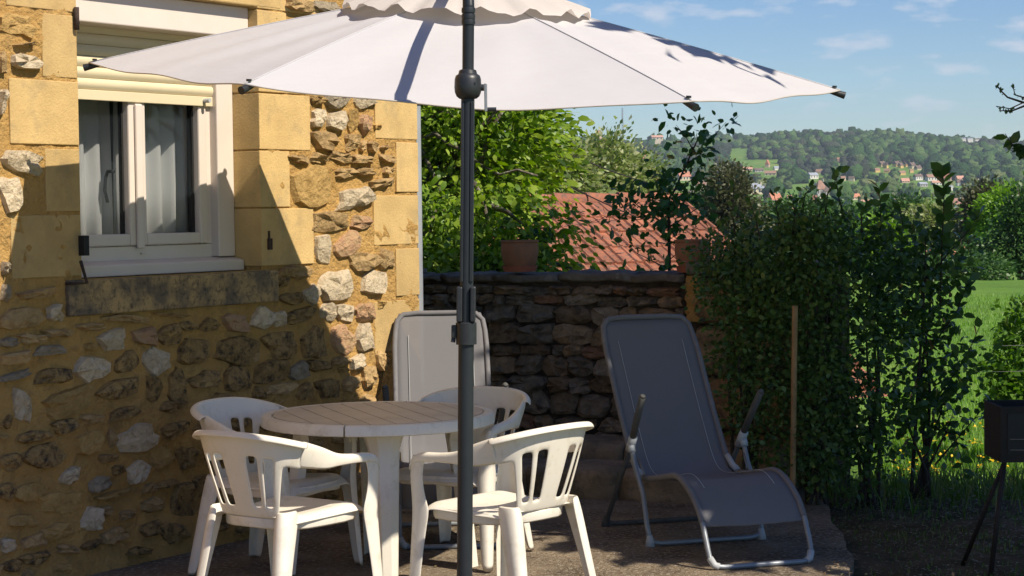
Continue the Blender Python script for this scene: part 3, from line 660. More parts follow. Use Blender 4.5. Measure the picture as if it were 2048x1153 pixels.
# ribs, end caps and cloth panels
def rib_pt(tip, u):
    p = apex.lerp(tip, u); return p + nrm * (.010 * 4 * u * (1 - u))
for tip in tips:
    pts = [rib_pt(tip, u) - nrm * .016 for u in np.linspace(.03, 1.0, 12)]
    b = MB(); b.tube(pts, .009, 6); rb = uchild(b, 'rib', M_pole, None, True)
    d = (pts[-1] - pts[-2]).normalized()
    b = MB(); b.tube([pts[-1] - d * .05, pts[-1] + d * .022], [.010, .0155], 12); uchild(b, 'rib_cap', M_black, None, True, 40)
    b = MB(); b.tube([rib_pt(tip, .985) + nrm * .004, rib_pt(tip, .985) + nrm * .012], .010, 10); uchild(b, 'rib_button', M_black, None, True, 40)
order = [tipL, tipFL, tipFR, tipR, tipBR, tipBL]
for i in range(6):
    A, B_ = order[i], order[(i + 1) % 6]; nu, nv = 15, 27; V = []
    for a in range(nu):
        u = .02 + .98 * a / (nu - 1)
        for c_ in range(nv):
            v = c_ / (nv - 1); p = rib_pt(A, u).lerp(rib_pt(B_, u), v)
            bow = 4 * v * (1 - v)
            p = p - nrm * ((.055 if i == 1 else .022) * bow * u ** 1.3)
            p = p + (apex - p).normalized() * (.012 * bow * u ** 6)
            p += nrm * (.008 * math.sin(u * 9 + v * 11 + i * 2) * bow * u) + nrm * .0035 * math.sin(v * 26 + u * 5 + i) * u * (1 - u ** 4) * min(1, bow * 2.5)
            if i in (0, 2): p += nrm * (.012 * math.sin(v * 17 + 2.2 * u) + .006 * math.sin(v * 31 + 4 * u)) * bow * u * (1 - u ** 5)
            V.append(p)
    F_ = [(a * nv + c_, a * nv + c_ + 1, (a + 1) * nv + c_ + 1, (a + 1) * nv + c_) for a in range(nu - 1) for c_ in range(nv - 1)]
    b = MB(); b.add(V, F_); pn = uchild(b, 'canopy_panel', M_canopy, None, True)
    b = MB(); b.tube([V[a * nv] + nrm * .0015 for a in range(nu)], .0028, 5); uchild(b, 'seam', M_canopy, pn, True)
    # hem
    b = MB(); b.tube([V[(nu - 1) * nv + c_] for c_ in range(nv)], .0032, 5); uchild(b, 'hem', M_vent, pn, True)
nv = 96; V = []
for a, (r_, lift) in enumerate([(.03, .060), (.18, .054), (.34, .042), (.46, .026), (.52, .016)]):
    for k in range(nv):
        an = 2 * math.pi * k / nv
        e = (tipR - cen).normalized() * math.cos(an) + (nrm.cross((tipR - cen).normalized())) * math.sin(an)
        s6 = math.cos(math.pi / 6) / math.cos(((an % (math.pi / 3)) - math.pi / 6))
        rr = r_ * (.93 + .07 * s6 / .95)
        drop = .375 * rr / 1.59 * 1.0
        wav = (.014 * math.sin(an * 17 + .6 * math.sin(an * 3)) + .008 * math.sin(an * 29)) * (r_ / .52) ** 2
        V.append(apex + e * rr - nrm * (drop - lift - .012 - wav) )
F_ = [(a * nv + k, a * nv + (k + 1) % nv, (a + 1) * nv + (k + 1) % nv, (a + 1) * nv + k) for a in range(4) for k in range(nv)]
b = MB(); b.add(V, F_); uchild(b, 'vent_flap', M_vent, None, True)
# cross foot with ballast slabs
b = MB(); b.box(PX - .55, PX + .50, PYY - .03, PYY + .03, .0, .045); uchild(b, 'cross_foot', M_pole)
b = MB(); b.box(PX - .055, PX + .005, PYY - .52, PYY - .032, .0, .045); b.box(PX - .055, PX + .005, PYY + .032, PYY + .52, .0, .045); uchild(b, 'cross_foot', M_pole)
for sx in (-1, 1):
    for sy in (-1, 1):
        b = MB(); b.box(*sorted((PX - .03 + sx * .05, PX - .03 + sx * .48)), *sorted((PYY + sy * .05, PYY + sy * .48)), .0, .05); bevel(uchild(b, 'ballast_slab', M_coping), .01)

# ------------------------------------------------------------------ plastic table
TC = Vector((-.612, 8.56, 0)); TR = .525; TZ = .715
tb = empty('round_table', TC); tag(tb, 'round cream plastic garden table with grooved top under the parasol', 'table')
b = MB(); b.lathe([(.0, TZ - .012), (TR - .03, TZ - .012), (TR - .03, TZ - .022), (.0, TZ - .022)], 64); b.build('top_deck', M_plastic, tb)
ga = math.radians(-70)           # plank run direction in plan
du = Vector((math.cos(ga), math.sin(ga), 0)); dv = Vector((-du.y, du.x, 0)); pw = .107
for side in range(2):            # the rim comes in two halves
    a0_ = math.atan2(dv.y, dv.x) * 0 + math.radians(-90 - 12); n_ = 40; rings = []
    for k in range(n_ + 1):
        a = a0_ + math.pi * side + .009 + (math.pi - .018) * k / n_; e = Vector((math.cos(a), math.sin(a), 0))
        rings.append([e * r_ + Vector((0, 0, z)) for r_, z in [(TR - .045, TZ - .02), (TR - .045, TZ - .002), (TR - .02, TZ), (TR - .006, TZ - .003), (TR, TZ - .012), (TR + .002, TZ - .046), (TR - .006, TZ - .050), (TR - .02, TZ - .03)]])
    mb = MB(); mb.loft(rings); mb.build('rim', M_plastic, tb, True, 35)
for i in range(-5, 6):
    lo, hi = (i - .5) * pw + .003, (i + .5) * pw - .003; R_ = TR - .052
    lo_, hi_ = max(lo, -R_ + .004), min(hi, R_ - .004)
    if hi_ - lo_ < .02: continue
    ws = np.linspace(lo_, hi_, 6); up = [du * math.sqrt(R_ * R_ - w * w) + dv * w for w in ws]; dn = [-du * math.sqrt(R_ * R_ - w * w) + dv * w for w in ws]
    ring = up + dn[::-1]; z0, z1 = TZ - .011, TZ - .001
    mb = MB(); mb.loft([[p + Vector((0, 0, z0)) for p in ring], [p + Vector((0, 0, z1)) for p in ring]]); mb.build('plank', M_tabletop, tb)
for a in (-82, 8, 98, 188):
    a = math.radians(a); e = Vector((math.cos(a), math.sin(a), 0)); w_ = Vector((-e.y, e.x, 0)); rings = []
    for z, r_, hw, dp_ in [(TZ - .03, .36, .125, .02), (TZ - .07, .365, .085, .045), (TZ - .13, .372, .066, .058), (.35, .398, .058, .052), (.0, .43, .047, .045)]:
        c = e * r_ + Vector((0, 0, z))
        # open V channel with a flat outer face
        rings.append([c - e * dp_ + w_ * hw, c - e * dp_ * .35 + w_ * hw * .9, c + e * .012 + w_ * hw * .38, c + e * .012 - w_ * hw * .38, c - e * dp_ * .35 - w_ * hw * .9, c - e * dp_ - w_ * hw])
    mb = MB(); mb.loft(rings, False, False); lg = mb.build('leg', M_plastic, tb)
    so_ = lg.modifiers.new('thickness', 'SOLIDIFY'); so_.thickness = .007; so_.offset = 0; bevel(lg, .002, 1)

# ------------------------------------------------------------------ plastic armchairs
def solid(o, th=.006, sub=1, off=0):
    s = o.modifiers.new('thickness', 'SOLIDIFY'); s.thickness = th; s.offset = off
    if sub:
        q = o.modifiers.new('smooth', 'SUBSURF'); q.levels = sub; q.render_levels = sub
    return o
def make_chair():
    root = empty('armchair')
    # seat: dished pan with rolled front lip
    nx_, ny_ = 13, 15; V = []
    for j in range(ny_):
        v = j / (ny_ - 1); y = -.215 + .475 * v; hw = .205 + .04 * v
        for i in range(nx_):
            u = -1 + 2 * i / (nx_ - 1)
            z = .432 - .018 * (1 - u * u) * math.sin(math.pi * min(1, v * 1.1)) + .014 * v - .05 * max(0, (v - .84) / .16) ** 2 - .03 * max(0, (abs(u) - .86) / .14) ** 2
            V.append((u * hw, y + .02 * (1 - u * u) * (v > .5) * v, z))
    b = MB(); b.add(V, [(j * nx_ + i, j * nx_ + i + 1, (j + 1) * nx_ + i + 1, (j + 1) * nx_ + i) for j in range(ny_ - 1) for i in range(nx_ - 1)])
    solid(b.build('seat', M_plastic, root, True), .006, 1)
    # apron under the seat
    P = [(-.235, .225), (-.12, .262), (.0, .27), (.12, .262), (.235, .225), (.215, .0), (.195, -.19), (0, -.235), (-.195, -.19), (-.215, 0)]
    b = MB(); b.loft([[(x, y, .428) for x, y in P], [(x * .985, y * .985, .372 if abs(x) > .1 else .388) for x, y in P]], True, False)
    solid(b.build('apron', M_plastic, root, True), .005, 1)
    # backrest: slatted shell, upper band curving forward
    us = [0, .07, .135, .20, .285, .37, .415, .46, .54, .62, .68, .75, .84, .93, 1]; us = [-u for u in us[:0:-1]] + us
    vsn = [0, .06, .13, .2, .3, .4, .5, .58, .66, .73, .80, .87, .94, 1.0]
    def bp(u, v):
        hw = .175 + .095 * v; x = hw * math.sin(u * 1.25) / math.sin(1.25)
        yb = -.215 - .125 * v + .02 * v * v; wrap = (.035 + .13 * v) * (abs(u) ** 2.6)
        ztop_ = .775 - .05 * abs(u) ** 2.5
        z = .425 + (ztop_ - .425) * v
        return (x, yb + wrap, z)
    V = [bp(u, v) for v in vsn for u in us]; nu_ = len(us); F_ = []
    def slot(u0, u1, v0, v1):
        um_, vm_ = (u0 + u1) / 2, (v0 + v1) / 2; au = abs(um_)
        if .13 < vm_ < .73 and (.20 < au < .37 or .46 < au < .62): return True
        if au > .75 and vm_ < .66: return True
        return False
    for j in range(len(vsn) - 1):
        for i in range(nu_ - 1):
            if slot(us[i], us[i + 1], vsn[j], vsn[j + 1]): continue
            a = j * nu_ + i; F_.append((a, a + 1, a + nu_ + 1, a + nu_))
    b = MB(); b.add(V, F_); o = b.build('backrest', M_plastic, root, True)
    bm = bmesh.new(); bm.from_mesh(o.data); bmesh.ops.delete(bm, geom=[v for v in bm.verts if not v.link_faces], context='VERTS'); bm.to_mesh(o.data); bm.free()
    solid(o, .008, 1)
    # rolled top lip
    b = MB(); lip = [bp(u, 1.0) for u in np.linspace(-1, 1, 25)]
    b.loft([[(x * 1.0, y + .003, z - .004) for x, y, z in lip], [(x * 1.03, y - .012, z + .003) for x, y, z in lip], [(x * 1.06, y - .024, z - .008) for x, y, z in lip], [(x * 1.065, y - .027, z - .020) for x, y, z in lip]], False, False)
    solid(b.build('top_lip', M_plastic, root, True), .005, 1)
    for s in (-1, 1):
        # arm: band from the back swoops down and forward, flat on top, turning down into the front post
        e0 = bp(.95, 1.0); e1 = bp(.95, .66)
        keys = [  # param, top x,y,z, outer-low x,y,z
            (0, *e0, *e1), (.18, .281, -.085, .700, .277, -.075, .612), (.36, .288, .0, .668, .288, .0, .618), (.55, .290, .09, .655, .294, .09, .620),
            (.75, .288, .175, .650, .295, .175, .616), (.88, .284, .222, .640, .293, .228, .606), (.96, .280, .244, .612, .290, .252, .590), (1.0, .276, .250, .58, .286, .260, .57)]
        K_ = interp_path(keys, 26); R1 = []; inner = []
        for k in K_:
            f_ = min(1, max(0, (k[0] - .15) / .3)); wi = .012 + .034 * f_
            top = Vector((k[1], k[2], k[3])); low = Vector((k[4], k[5], k[6]))
            R1.append([Vector((top.x - wi, top.y, top.z - .010 * f_)), Vector((top.x - wi * .5, top.y, top.z + .002)), top, Vector((max(top.x, low.x) + .004, low.y, (top.z * .8 + low.z * .2))), low])
        b = MB(); b.loft([[Vector((p.x * s, p.y, p.z)) for p in (r_ if s > 0 else r_)] for r_ in R1], False, False)
        solid(b.build('armrest', M_plastic, root, True), .006, 1)
        # front leg and post, one channel from arm to floor
        rings = []
        for z, y, x, wy, wx in [(.640, .212, .286, .040, .020), (.60, .232, .288, .036, .032), (.53, .236, .284, .034, .036), (.46, .232, .278, .040, .040), (.42, .228, .275, .050, .048), (.36, .234, .275, .042, .042), (.22, .248, .279, .034, .036), (.0, .266, .286, .027, .030)]:
            wx *= .8; wy *= .78
            rings.append([Vector((s * (x - wx * 1.5), y + wy * .75, z)), Vector((s * (x - wx * .6), y + wy * .98, z)), Vector((s * x, y + wy * .8, z)), Vector((s * (x + wx * .28), y, z)), Vector((s * (x + wx * .12), y - wy * 1.0, z)), Vector((s * (x - wx * .1), y - wy * 1.7, z))])
        b = MB(); b.loft(rings, False, False); solid(b.build('leg', M_plastic, root, True), .006, 1)
        rings = []
        for z, y, x, wy, wx in [(.46, -.198, .196, .045, .03), (.40, -.212, .205, .048, .04), (.30, -.235, .213, .040, .038), (.15, -.268, .226, .032, .034), (.0, -.300, .240, .026, .029)]:
            wx *= .8; wy *= .78
            rings.append([Vector((s * (x - wx * 1.6), y - wy * .7, z)), Vector((s * (x - wx * .7), y - wy * .95, z)), Vector((s * x, y - wy * .75, z)), Vector((s * (x + wx * .3), y, z)), Vector((s * (x + wx * .12), y + wy * 1.0, z)), Vector((s * (x - wx * .1), y + wy * 1.7, z))])
        b = MB(); b.loft(rings, False, False); solid(b.build('leg', M_plastic, root, True), .006, 1)
    return root
ch0 = make_chair()
chairs = [(-.93, 7.64, 35, 'cream plastic armchair with its back to the viewer, front left of the table'),
          (-1.08, 8.50, 120, 'cream plastic armchair nearest the house wall, facing right into the table'),
          (-.26, 8.80, 205, 'cream plastic armchair tucked behind the table in front of the lounger'),
          (-.04, 7.70, -48, 'cream plastic armchair seen from the side, right of the parasol pole')]
for i, (x, y, al, lab) in enumerate(chairs):
    o = ch0 if i == 0 else copy_tree(ch0)
    o.location = (x, y, 0); o.rotation_euler = (0, 0, -math.radians(al)); tag(o, lab, 'chair', 'plastic armchairs round the table')

# ------------------------------------------------------------------ sun loungers
def make_lounger():
    root = empty('sun_lounger'); W2 = .252
    prof = interp_path([(0, .10, .185), (.1, .17, .27), (.22, .30, .345), (.32, .42, .372), (.42, .58, .345), (.52, .76, .315), (.60, .90, .315), (.68, 1.00, .38), (.78, 1.14, .56), (.86, 1.25, .72), (.94, 1.37, .90), (1.0, 1.47, 1.055)], 44)
    V = []; nxx = 13
    for k, (t, y, z) in enumerate(prof):
        fl = 1.0; 
        if t > .96: fl = 1 - .10 * ((t - .96) / .04) ** 3
        for i in range(nxx):
            u = -1 + 2 * i / (nxx - 1)
            sag = .022 * (1 - u * u) * (1 if .3 < t < .7 else .35)
            hw = W2 * fl * (1 - (.085 if .56 < t < .66 else 0) * (1 if abs(u) > .9 else 0))
            V.append((u * hw, y + sag * .6 * (t > .6), z - sag * (t < .75)))
    b = MB(); b.add(V, [(k * nxx + i, k * nxx + i + 1, (k + 1) * nxx + i + 1, (k + 1) * nxx + i) for k in range(43) for i in range(nxx - 1)])
    o = b.build('fabric', M_text, root, True); s = o.modifiers.new('thickness', 'SOLIDIFY'); s.thickness = .003
    # seams
    for u in (-.70, .70):
        b = MB(); b.tube([(u * W2, y, z + .006 - .006 * (t > .66)) if t < .66 else (u * W2, y - .006, z) for t, y, z in prof[8:42]], .0016, 4); b.build('seam', M_clamp, o, True)
    # bed frame: foot loop and side tubes and head loop
    rt = .0125
    left = [(-W2, y, z) for t, y, z in prof[1:-2]]; right = [(W2, y, z) for t, y, z in prof[1:-2]]
    y1, z1 = prof[-1][1], prof[-1][2]
    head = [(-W2 * .98, y1 - .06, z1 - .10), (-W2 * .94, y1 - .022, z1 - .04), (-W2 * .80, y1 - .005, z1 - .006), (-W2 * .5, y1, z1), (W2 * .5, y1, z1), (W2 * .80, y1 - .005, z1 - .006), (W2 * .94, y1 - .022, z1 - .04), (W2 * .98, y1 - .06, z1 - .10)]
    b = MB(); b.tube([(-W2, prof[27][1], prof[27][2])] + [(-W2, y, z) for t, y, z in prof[28:-3]] + head + [(W2, y, z) for t, y, z in prof[28:-3]][::-1] + [(W2, prof[27][1], prof[27][2])], rt + .002, 8); b.build('back_frame', M_sleeve, root, True)
    b = MB()
    for s in (-1, 1): b.tube([(s * W2, y, z) for t, y, z in prof[1:25]], rt + .0022, 8)
    b.build('side_sleeve', M_sleeve, root, True)
    foot = [(W2, .10, .185), (W2, .055, .10), (W2 * .99, .03, .045), (W2 * .9, .012, .016), (W2 * .75, .005, .013), (-W2 * .75, .005, .013), (-W2 * .9, .012, .016), (-W2 * .99, .03, .045), (-W2, .055, .10), (-W2, .10, .185)]
    b = MB(); b.tube([(W2, y, z) for t, y, z in prof[2:26]][::-1] + foot + [(-W2, y, z) for t, y, z in prof[2:26]], rt, 8); b.build('seat_frame', M_alu, root, True)
    for s in (-1, 1):
        b = MB(); b.tube([(s * W2 * .99, .034, .052), (s * W2 * .93, .016, .022), (s * W2 * .85, .009, .0150)], .0165, 10); b.build('foot_sleeve', M_clamp, root, True)
        # hinge between seat and back frames
        b = MB(); b.tube([(s * W2, .86, .318), (s * (W2 + .004), .93, .335), (s * W2, .985, .375)], .016, 8); b.build('hinge', M_clamp, root, True)
        b = MB(); b.tube([(s * (W2 + .018), .78, .33), (s * (W2 + .026), .84, .40)], .006, 6); b.build('link', M_wire, root, True)
    WA = W2 + .045
    # front leg frame
    fa = [(WA, .90, .475), (WA, .84, .36), (WA, .74, .25), (WA, .69, .10), (WA * .985, .67, .05), (WA * .93, .665, .022), (WA * .8, .663, .014)]
    b = MB(); b.tube(fa + [(-x, y, z) for x, y, z in fa[::-1]], rt, 8); b.build('leg_frame', M_alu, root, True)
    # rear leg frame carries the arm grips
    fb = [(WA - .006, .905, .465), (WA - .006, 1.10, .24), (WA - .006, 1.26, .05), (WA * .93, 1.285, .018), (WA * .82, 1.288, .014)]
    b = MB(); b.tube(fb + [(-x, y, z) for x, y, z in fb[::-1]], rt, 8); b.build('leg_frame', M_foam, root, True)
    for s in (-1, 1):
        b = MB(); b.tube([(s * (WA - .004), .895, .48), (s * (WA + .004), .80, .60), (s * (WA + .012), .70, .72)], [.017, .018, .017], 10); b.tube([(s * (WA + .0121), .6995, .7205), (s * (WA + .0125), .694, .727)], [.016, .010], 10); b.build('arm_grip', M_foam, root, True)
        b = MB(); b.tube([(s * (WA - .006), .93, .435), (s * (WA - .002), .87, .505)], .022, 10); b.tube([(s * (WA + .002), .895, .470), (s * (WA + .002), .878, .432)], .019, 10); b.build('clamp', M_clamp, root, True)
        for yy, zz_ in ((.665, .0), (1.288, .0)):
            b = MB(); b.tube([(s * WA * .98, yy, .0), (s * WA * .98, yy + .004, .055)], [.026, .014], 8); b.build('corner_foot', M_clamp if yy < 1 else M_foam, root, True)
    return root
lo = make_lounger()
ax = math.radians(17)
lo.location = (1.12, 8.50, .0); lo.rotation_euler = (0, 0, ax)
tag(lo, 'grey mesh sun lounger in the shade on the right, beside the dark shrubs', 'sun lounger', 'sun loungers')
lo2 = copy_tree(lo); lo2.location = (-.30, 9.05, 0); lo2.rotation_euler = (0, 0, math.radians(4))
tag(lo2, 'grey mesh sun lounger behind the table at the corner of the house', 'sun lounger', 'sun loungers')

# ------------------------------------------------------------------ pots on the wall
M_saucer = pm('red_clay_saucer', (0.42, 0.13, 0.07), (0.33, 0.11, 0.065), 14, 0.8)
def pot(x, y, Y, w, label, cat='flower pot'):
    base = at(x, y, Y); base.z = 1.238; r_ = empty('flower_pot', base); tag(r_, label, cat, 'pots on the garden wall')
    k = w / 2
    b = MB(); b.lathe([(k * .55, .022), (k * .74, .022), (k * .90, .06), (k * 1.0, .11), (k * 1.0, .15), (k * .97, .178), (k * 1.02, .182), (k * 1.03, .193), (k * .93, .194), (k * .90, .16), (k * .3, .155)], 28); b.build('pot', M_pot, r_, True, 40)
    b = MB(); b.lathe([(k * .5, .0), (k * .86, .0), (k * .95, .036), (k * .91, .036), (k * .84, .012), (k * .5, .012)], 28); b.build('saucer', M_saucer, r_, True, 40)
    b = MB(); b.lathe([(.0, .150), (k * .90, .150), (k * .90, .165), (.0, .17)], 16); b.build('earth', M_soil, r_)
    return r_
pot(1040, 549, 11.78, .232, 'terracotta pot on a saucer standing on the garden wall beside the parasol pole')
pot(1386, 553, 11.30, .215, 'terracotta pot on the right end of the garden wall, half hidden by leaves')

# ------------------------------------------------------------------ foliage helpers
LEAF_T = np.array([(0, 0, 0), (-.30, .30, .06), (-.26, .68, .05), (0, 1, -.06), (.26, .68, .05), (.30, .30, .06)], float)
LEAF_F = np.array([(0, 5, 1), (1, 5, 4), (1, 4, 2), (2, 4, 3)])
LEAF2_T = np.array([(0, 0, 0), (-.30, .48, .08), (0, 1, -.05), (.30, .48, .08)], float)
LEAF2_F = np.array([(0, 3, 1), (1, 3, 2)])
def leaves(P, D, S, wide=1.0, simple=False, up=0.6):
    """P base points, D axis directions, S lengths -> vertex and face arrays"""
    T, Fc = (LEAF2_T, LEAF2_F) if simple else (LEAF_T, LEAF_F)
    n_ = len(P); D = D / (np.linalg.norm(D, axis=1, keepdims=True) + 1e-9)
    nn = rng.normal(size=(n_, 3)) * (1 - up) + np.array([0, 0, 1]) * up
    X = np.cross(D, nn); X /= (np.linalg.norm(X, axis=1, keepdims=True) + 1e-9); Z = np.cross(X, D)
    V = P[:, None] + S[:, None, None] * (T[None, :, 0:1] * wide * X[:, None] + T[None, :, 1:2] * D[:, None] + T[None, :, 2:3] * Z[:, None])
    F = (Fc[None] + (np.arange(n_) * len(T))[:, None, None]).reshape(-1, 3)
    return V.reshape(-1, 3), F
def clusters(cents, per, spread, size, out_c=None, droop=0.0, wide=1.0, simple=False, up=.6, jit=.3):
    c = np.array(cents, float); n_ = len(c) * per
    idx = np.repeat(np.arange(len(c)), per)
    off = rng.normal(size=(n_, 3)) * spread * np.array([1, 1, .8])
    P = c[idx] + off
    D = off / (np.linalg.norm(off, axis=1, keepdims=True) + 1e-6) + rng.normal(size=(n_, 3)) * .5
    if out_c is not None: D += .7 * (c[idx] - np.array(out_c)) / (np.linalg.norm(c[idx] - np.array(out_c), axis=1, keepdims=True) + 1e-6)
    D[:, 2] -= droop
    S = size * (1 + jit * rng.normal(size=n_)).clip(.4, 1.8)
    return leaves(P, D, S, wide, simple, up)
def ell_points(ells, n_, shell=.55):
    """points inside a union of ellipsoids (cx,cy,cz,rx,ry,rz), denser to the surface"""
    w = np.array([e[3] * e[4] * e[5] for e in ells]) ** .66; w /= w.sum(); out_ = []
    k = rng.choice(len(ells), n_, p=w)
    for i in k:
        e = ells[i]; d = rng.normal(size=3); d /= np.linalg.norm(d); r_ = rng.uniform(shell, 1.0) ** .6
        out_.append((e[0] + d[0] * e[3] * r_, e[1] + d[1] * e[4] * r_, e[2] + d[2] * e[5] * r_))
    return np.array(out_)
def limb_tubes(mb, base, targets, r0, k=6, wob=.12, rnd=random):
    base = Vector(base)
    for tg in targets:
        tg = Vector(tg); pts = []; L_ = (tg - base).length
        for i in range(k + 1):
            u = i / k; p = base.lerp(tg, u); p.z += .12 * L_ * math.sin(u * math.pi) * .5
            if 0 < i < k: p += Vector((rnd.uniform(-1, 1), rnd.uniform(-1, 1), rnd.uniform(-1, 1))) * wob * L_ * .25
            pts.append(p)
        mb.tube(pts, [r0 * (1 - .85 * i / k) for i in range(k + 1)], 5)
def tree(name, label, cat, base, ells, ncl, per, spread, size, lm, trunk_r=.1, bark=None, group=None, simple=True, limbs=14, droop=.25, wide=1.0, up=.5, fork=.35):
    base = Vector(base); root = empty(name, base); tag(root, label, cat, group)
    cl = ell_points(ells, ncl) - np.array(base)
    top = Vector((np.mean(cl[:, 0]), np.mean(cl[:, 1]), np.max(cl[:, 2])))
    V, F = clusters(cl, per, spread, size, cl.mean(0), droop, wide, simple, up)
    mb = MB(); fk = Vector((top.x * fork, top.y * fork, top.z * fork))
    mb.tube([(0, 0, -.2), fk * .5, fk, fk.lerp(top, .5) + Vector((.03, 0, 0)) * top.z, top], [trunk_r * 1.2, trunk_r, trunk_r * .8, trunk_r * .45, trunk_r * .08], 8)
    for i in range(limbs):
        c = Vector(cl[random.randrange(len(cl))]); s_ = fk.lerp(top, random.uniform(0, .6) * min(1, max(0, c.z / max(top.z, .1))))
        limb_tubes(mb, s_, [c], trunk_r * .42, 5)
    mb.build('trunk', bark or M_bark, root, True)
    fast_mesh('crown', V, F, lm, root)
    return root

L_walnut = leafmat('leaf_fresh_green', [(.03, .065, .01), (.13, .24, .022), (.24, .36, .035), (.36, .47, .08)], .42)  # darkest tone puts the crown's inner shade into the leaf colour
L_acacia = leafmat('leaf_blossom_olive', [(.10, .16, .03), (.17, .23, .055), (.27, .31, .10), (.46, .46, .26)], .35)
L_dark = leafmat('leaf_privet', [(.035, .075, .016), (.065, .125, .026), (.10, .17, .034), (.15, .21, .05)], .3, .42, .35)
L_laurel = leafmat('leaf_laurel', [(.032, .075, .018), (.055, .115, .026), (.085, .155, .034)], .28, .36, .4)
L_oak = leafmat('leaf_sapling', [(.028, .085, .02), (.045, .12, .03), (.06, .15, .035)], .3, .42)
L_bush = leafmat('leaf_lit_bush', [(.055, .13, .015), (.10, .21, .022), (.15, .27, .035)], .4)
L_lime = leafmat('leaf_lime', [(.13, .26, .02), (.2, .35, .04)], .4)
L_mid = leafmat('leaf_mid', [(.035, .085, .02), (.055, .125, .028), (.08, .16, .035)], .25)
L_brown = leafmat('leaf_brownish', [(.06, .07, .03), (.09, .10, .045), (.12, .115, .06)], .25)
L_grass = leafmat('grass_blades', [(.05, .10, .015), (.085, .16, .022), (.13, .21, .035), (.20, .19, .07)], .35)
L_meadow = leafmat('meadow_blades', [(.10, .22, .02), (.16, .31, .03), (.23, .38, .05)], .4)
L_dry = leafmat('dry_litter', [(.09, .06, .035), (.16, .11, .06), (.24, .18, .10), (.07, .09, .03)], .15)

def ecl(x, y, Y, rx, rz, ry=None):
    p = at(x, y, Y); return (p.x, p.y, p.z, rx * Y / FPX, (ry or rx) * Y / FPX, rz * Y / FPX)

# ------------------------------------------------------------------ fruit tree behind the wall
FT = [ecl(880, 300, 15, 120, 110), ecl(960, 240, 14.5, 130, 80), ecl(1040, 300, 15, 80, 85), ecl(900, 460, 14, 120, 90), ecl(990, 410, 14.5, 80, 80), ecl(1040, 500, 13.6, 60, 56),
      ecl(1120, 535, 13.3, 40, 16), ecl(1120, 440, 13.6, 26, 30), ecl(800, 380, 15, 120, 160), ecl(860, 540, 13.5, 110, 40), ecl(980, 540, 13.4, 110, 36), ecl(900, 140, 15, 150, 90)]
ft = tree('fruit_tree', 'bright green leafy tree with pale lichened branches behind the garden wall', 'tree', (-.62, 14.6, -2.9), FT, 800, 34, .125, .062, L_walnut, .13, simple=False, limbs=46, droop=.45, fork=.62, wide=.8)
mb = MB()
for pts, r_ in ([(at(846, 275, 14.3), at(870, 268, 14.2), at(900, 290, 14.1), at(925, 300, 14.1), at(960, 330, 14.2)), .022], [(at(948, 365, 13.9), at(966, 400, 13.8), at(975, 440, 13.8), at(958, 480, 13.8), at(968, 540, 13.8)), .018],
                [(at(850, 250, 14.5), at(880, 225, 14.4), at(920, 235, 14.4), at(980, 215, 14.4)), .02], [(at(845, 300, 14.4), at(862, 340, 14.3), at(890, 400, 14.2), at(880, 470, 14.2)), .017],
                [(at(960, 330, 14.2), at(1000, 350, 14.1), at(1035, 340, 14.0), at(1075, 352, 14.0)), .012]):
    mb.tube([p - Vector((-.62, 14.6, -2.9)) for p in pts], [r_ * (1 - .12 * i) for i in range(len(pts))], 6)
mb.build('branch', M_bark, ft, True)

# acacias in blossom further down the slope
for (x, y, Y, ex, lab) in [(1185, 390, 46, [(1150, 375, 60, 70), (1210, 345, 40, 65), (1205, 400, 70, 55)], 'blossoming olive green acacia beyond the red roof, the tallest one'),
                       (1105, 400, 42, [(1080, 330, 45, 55), (1110, 370, 60, 60), (1060, 410, 70, 60)], 'blossoming olive green acacia partly behind the fruit tree'),
                       (1260, 400, 52, [(1262, 365, 40, 42), (1250, 400, 60, 40)], 'smaller blossoming acacia left of the sapling')]:
    g = at(x, y, Y)
    tree('acacia', lab, 'tree', (g.x, Y, terr(g.x, Y)), [ecl(a, b_, Y, c_, d_) for a, b_, c_, d_ in ex], 420, 34, .30, .125, L_acacia, .16, group='acacias below the garden', simple=True)

# ------------------------------------------------------------------ tiled roof of the neighbour
RP = math.radians(22); RPH = math.radians(19)
RO_ = at(1362, 398, 20.0)                                    # right end of the ridge
rd = Vector((-math.cos(RPH), -math.sin(RPH), 0))             # along the ridge to the left
fd = Vector((math.sin(RPH) * math.cos(RP), -math.cos(RPH) * math.cos(RP), -math.sin(RP)))  # down the slope
rn = rd.cross(fd).normalized(); 
if rn.z < 0: rn = -rn
nb = empty('tiled_house', RO_); tag(nb, 'neighbouring house with weathered red clay tile roof below the garden wall', 'house')
TWd, TLn, NCOL, NROW = .215, .385, 24, 11
prof = [(0, .0), (.012, .022), (.035, .022), (.05, .004), (.095, .004), (.105, .016), (.122, .016), (.132, .004), (.19, .004), (.2115, .0)]
b = MB()
def rl(u, v, w): return rd * u + fd * v + rn * w
ra = [rl(u, 0, w + .018) for u, w in prof]; rb_ = [rl(u, TLn + .04, w + .002 + .018) for u, w in prof]
b.loft([[p + rn * .0 for p in ra], [p + rn * .022 for p in rb_]], False, False)
b.add([rb_[i] + rn * .022 for i in range(len(prof))] + [rl(u, TLn + .04, .0) for u, w in prof], [(i, i + 1, i + 1 + len(prof), i + len(prof)) for i in range(len(prof) - 1)])
t0 = b.build('roof_tile', M_tile, nb); me0 = t0.data
first = True
for r_ in range(NROW):
    for c_ in range(NCOL):
        o = t0 if first else bpy.data.objects.new('roof_tile', me0)
        if not first: col.objects.link(o); o.parent = nb
        first = False
        o.location = rl(c_ * TWd + random.uniform(-.006, .006), .14 + r_ * TLn, random.uniform(-.004, .008)); o.rotation_euler = (0, 0, random.uniform(-.012, .012))
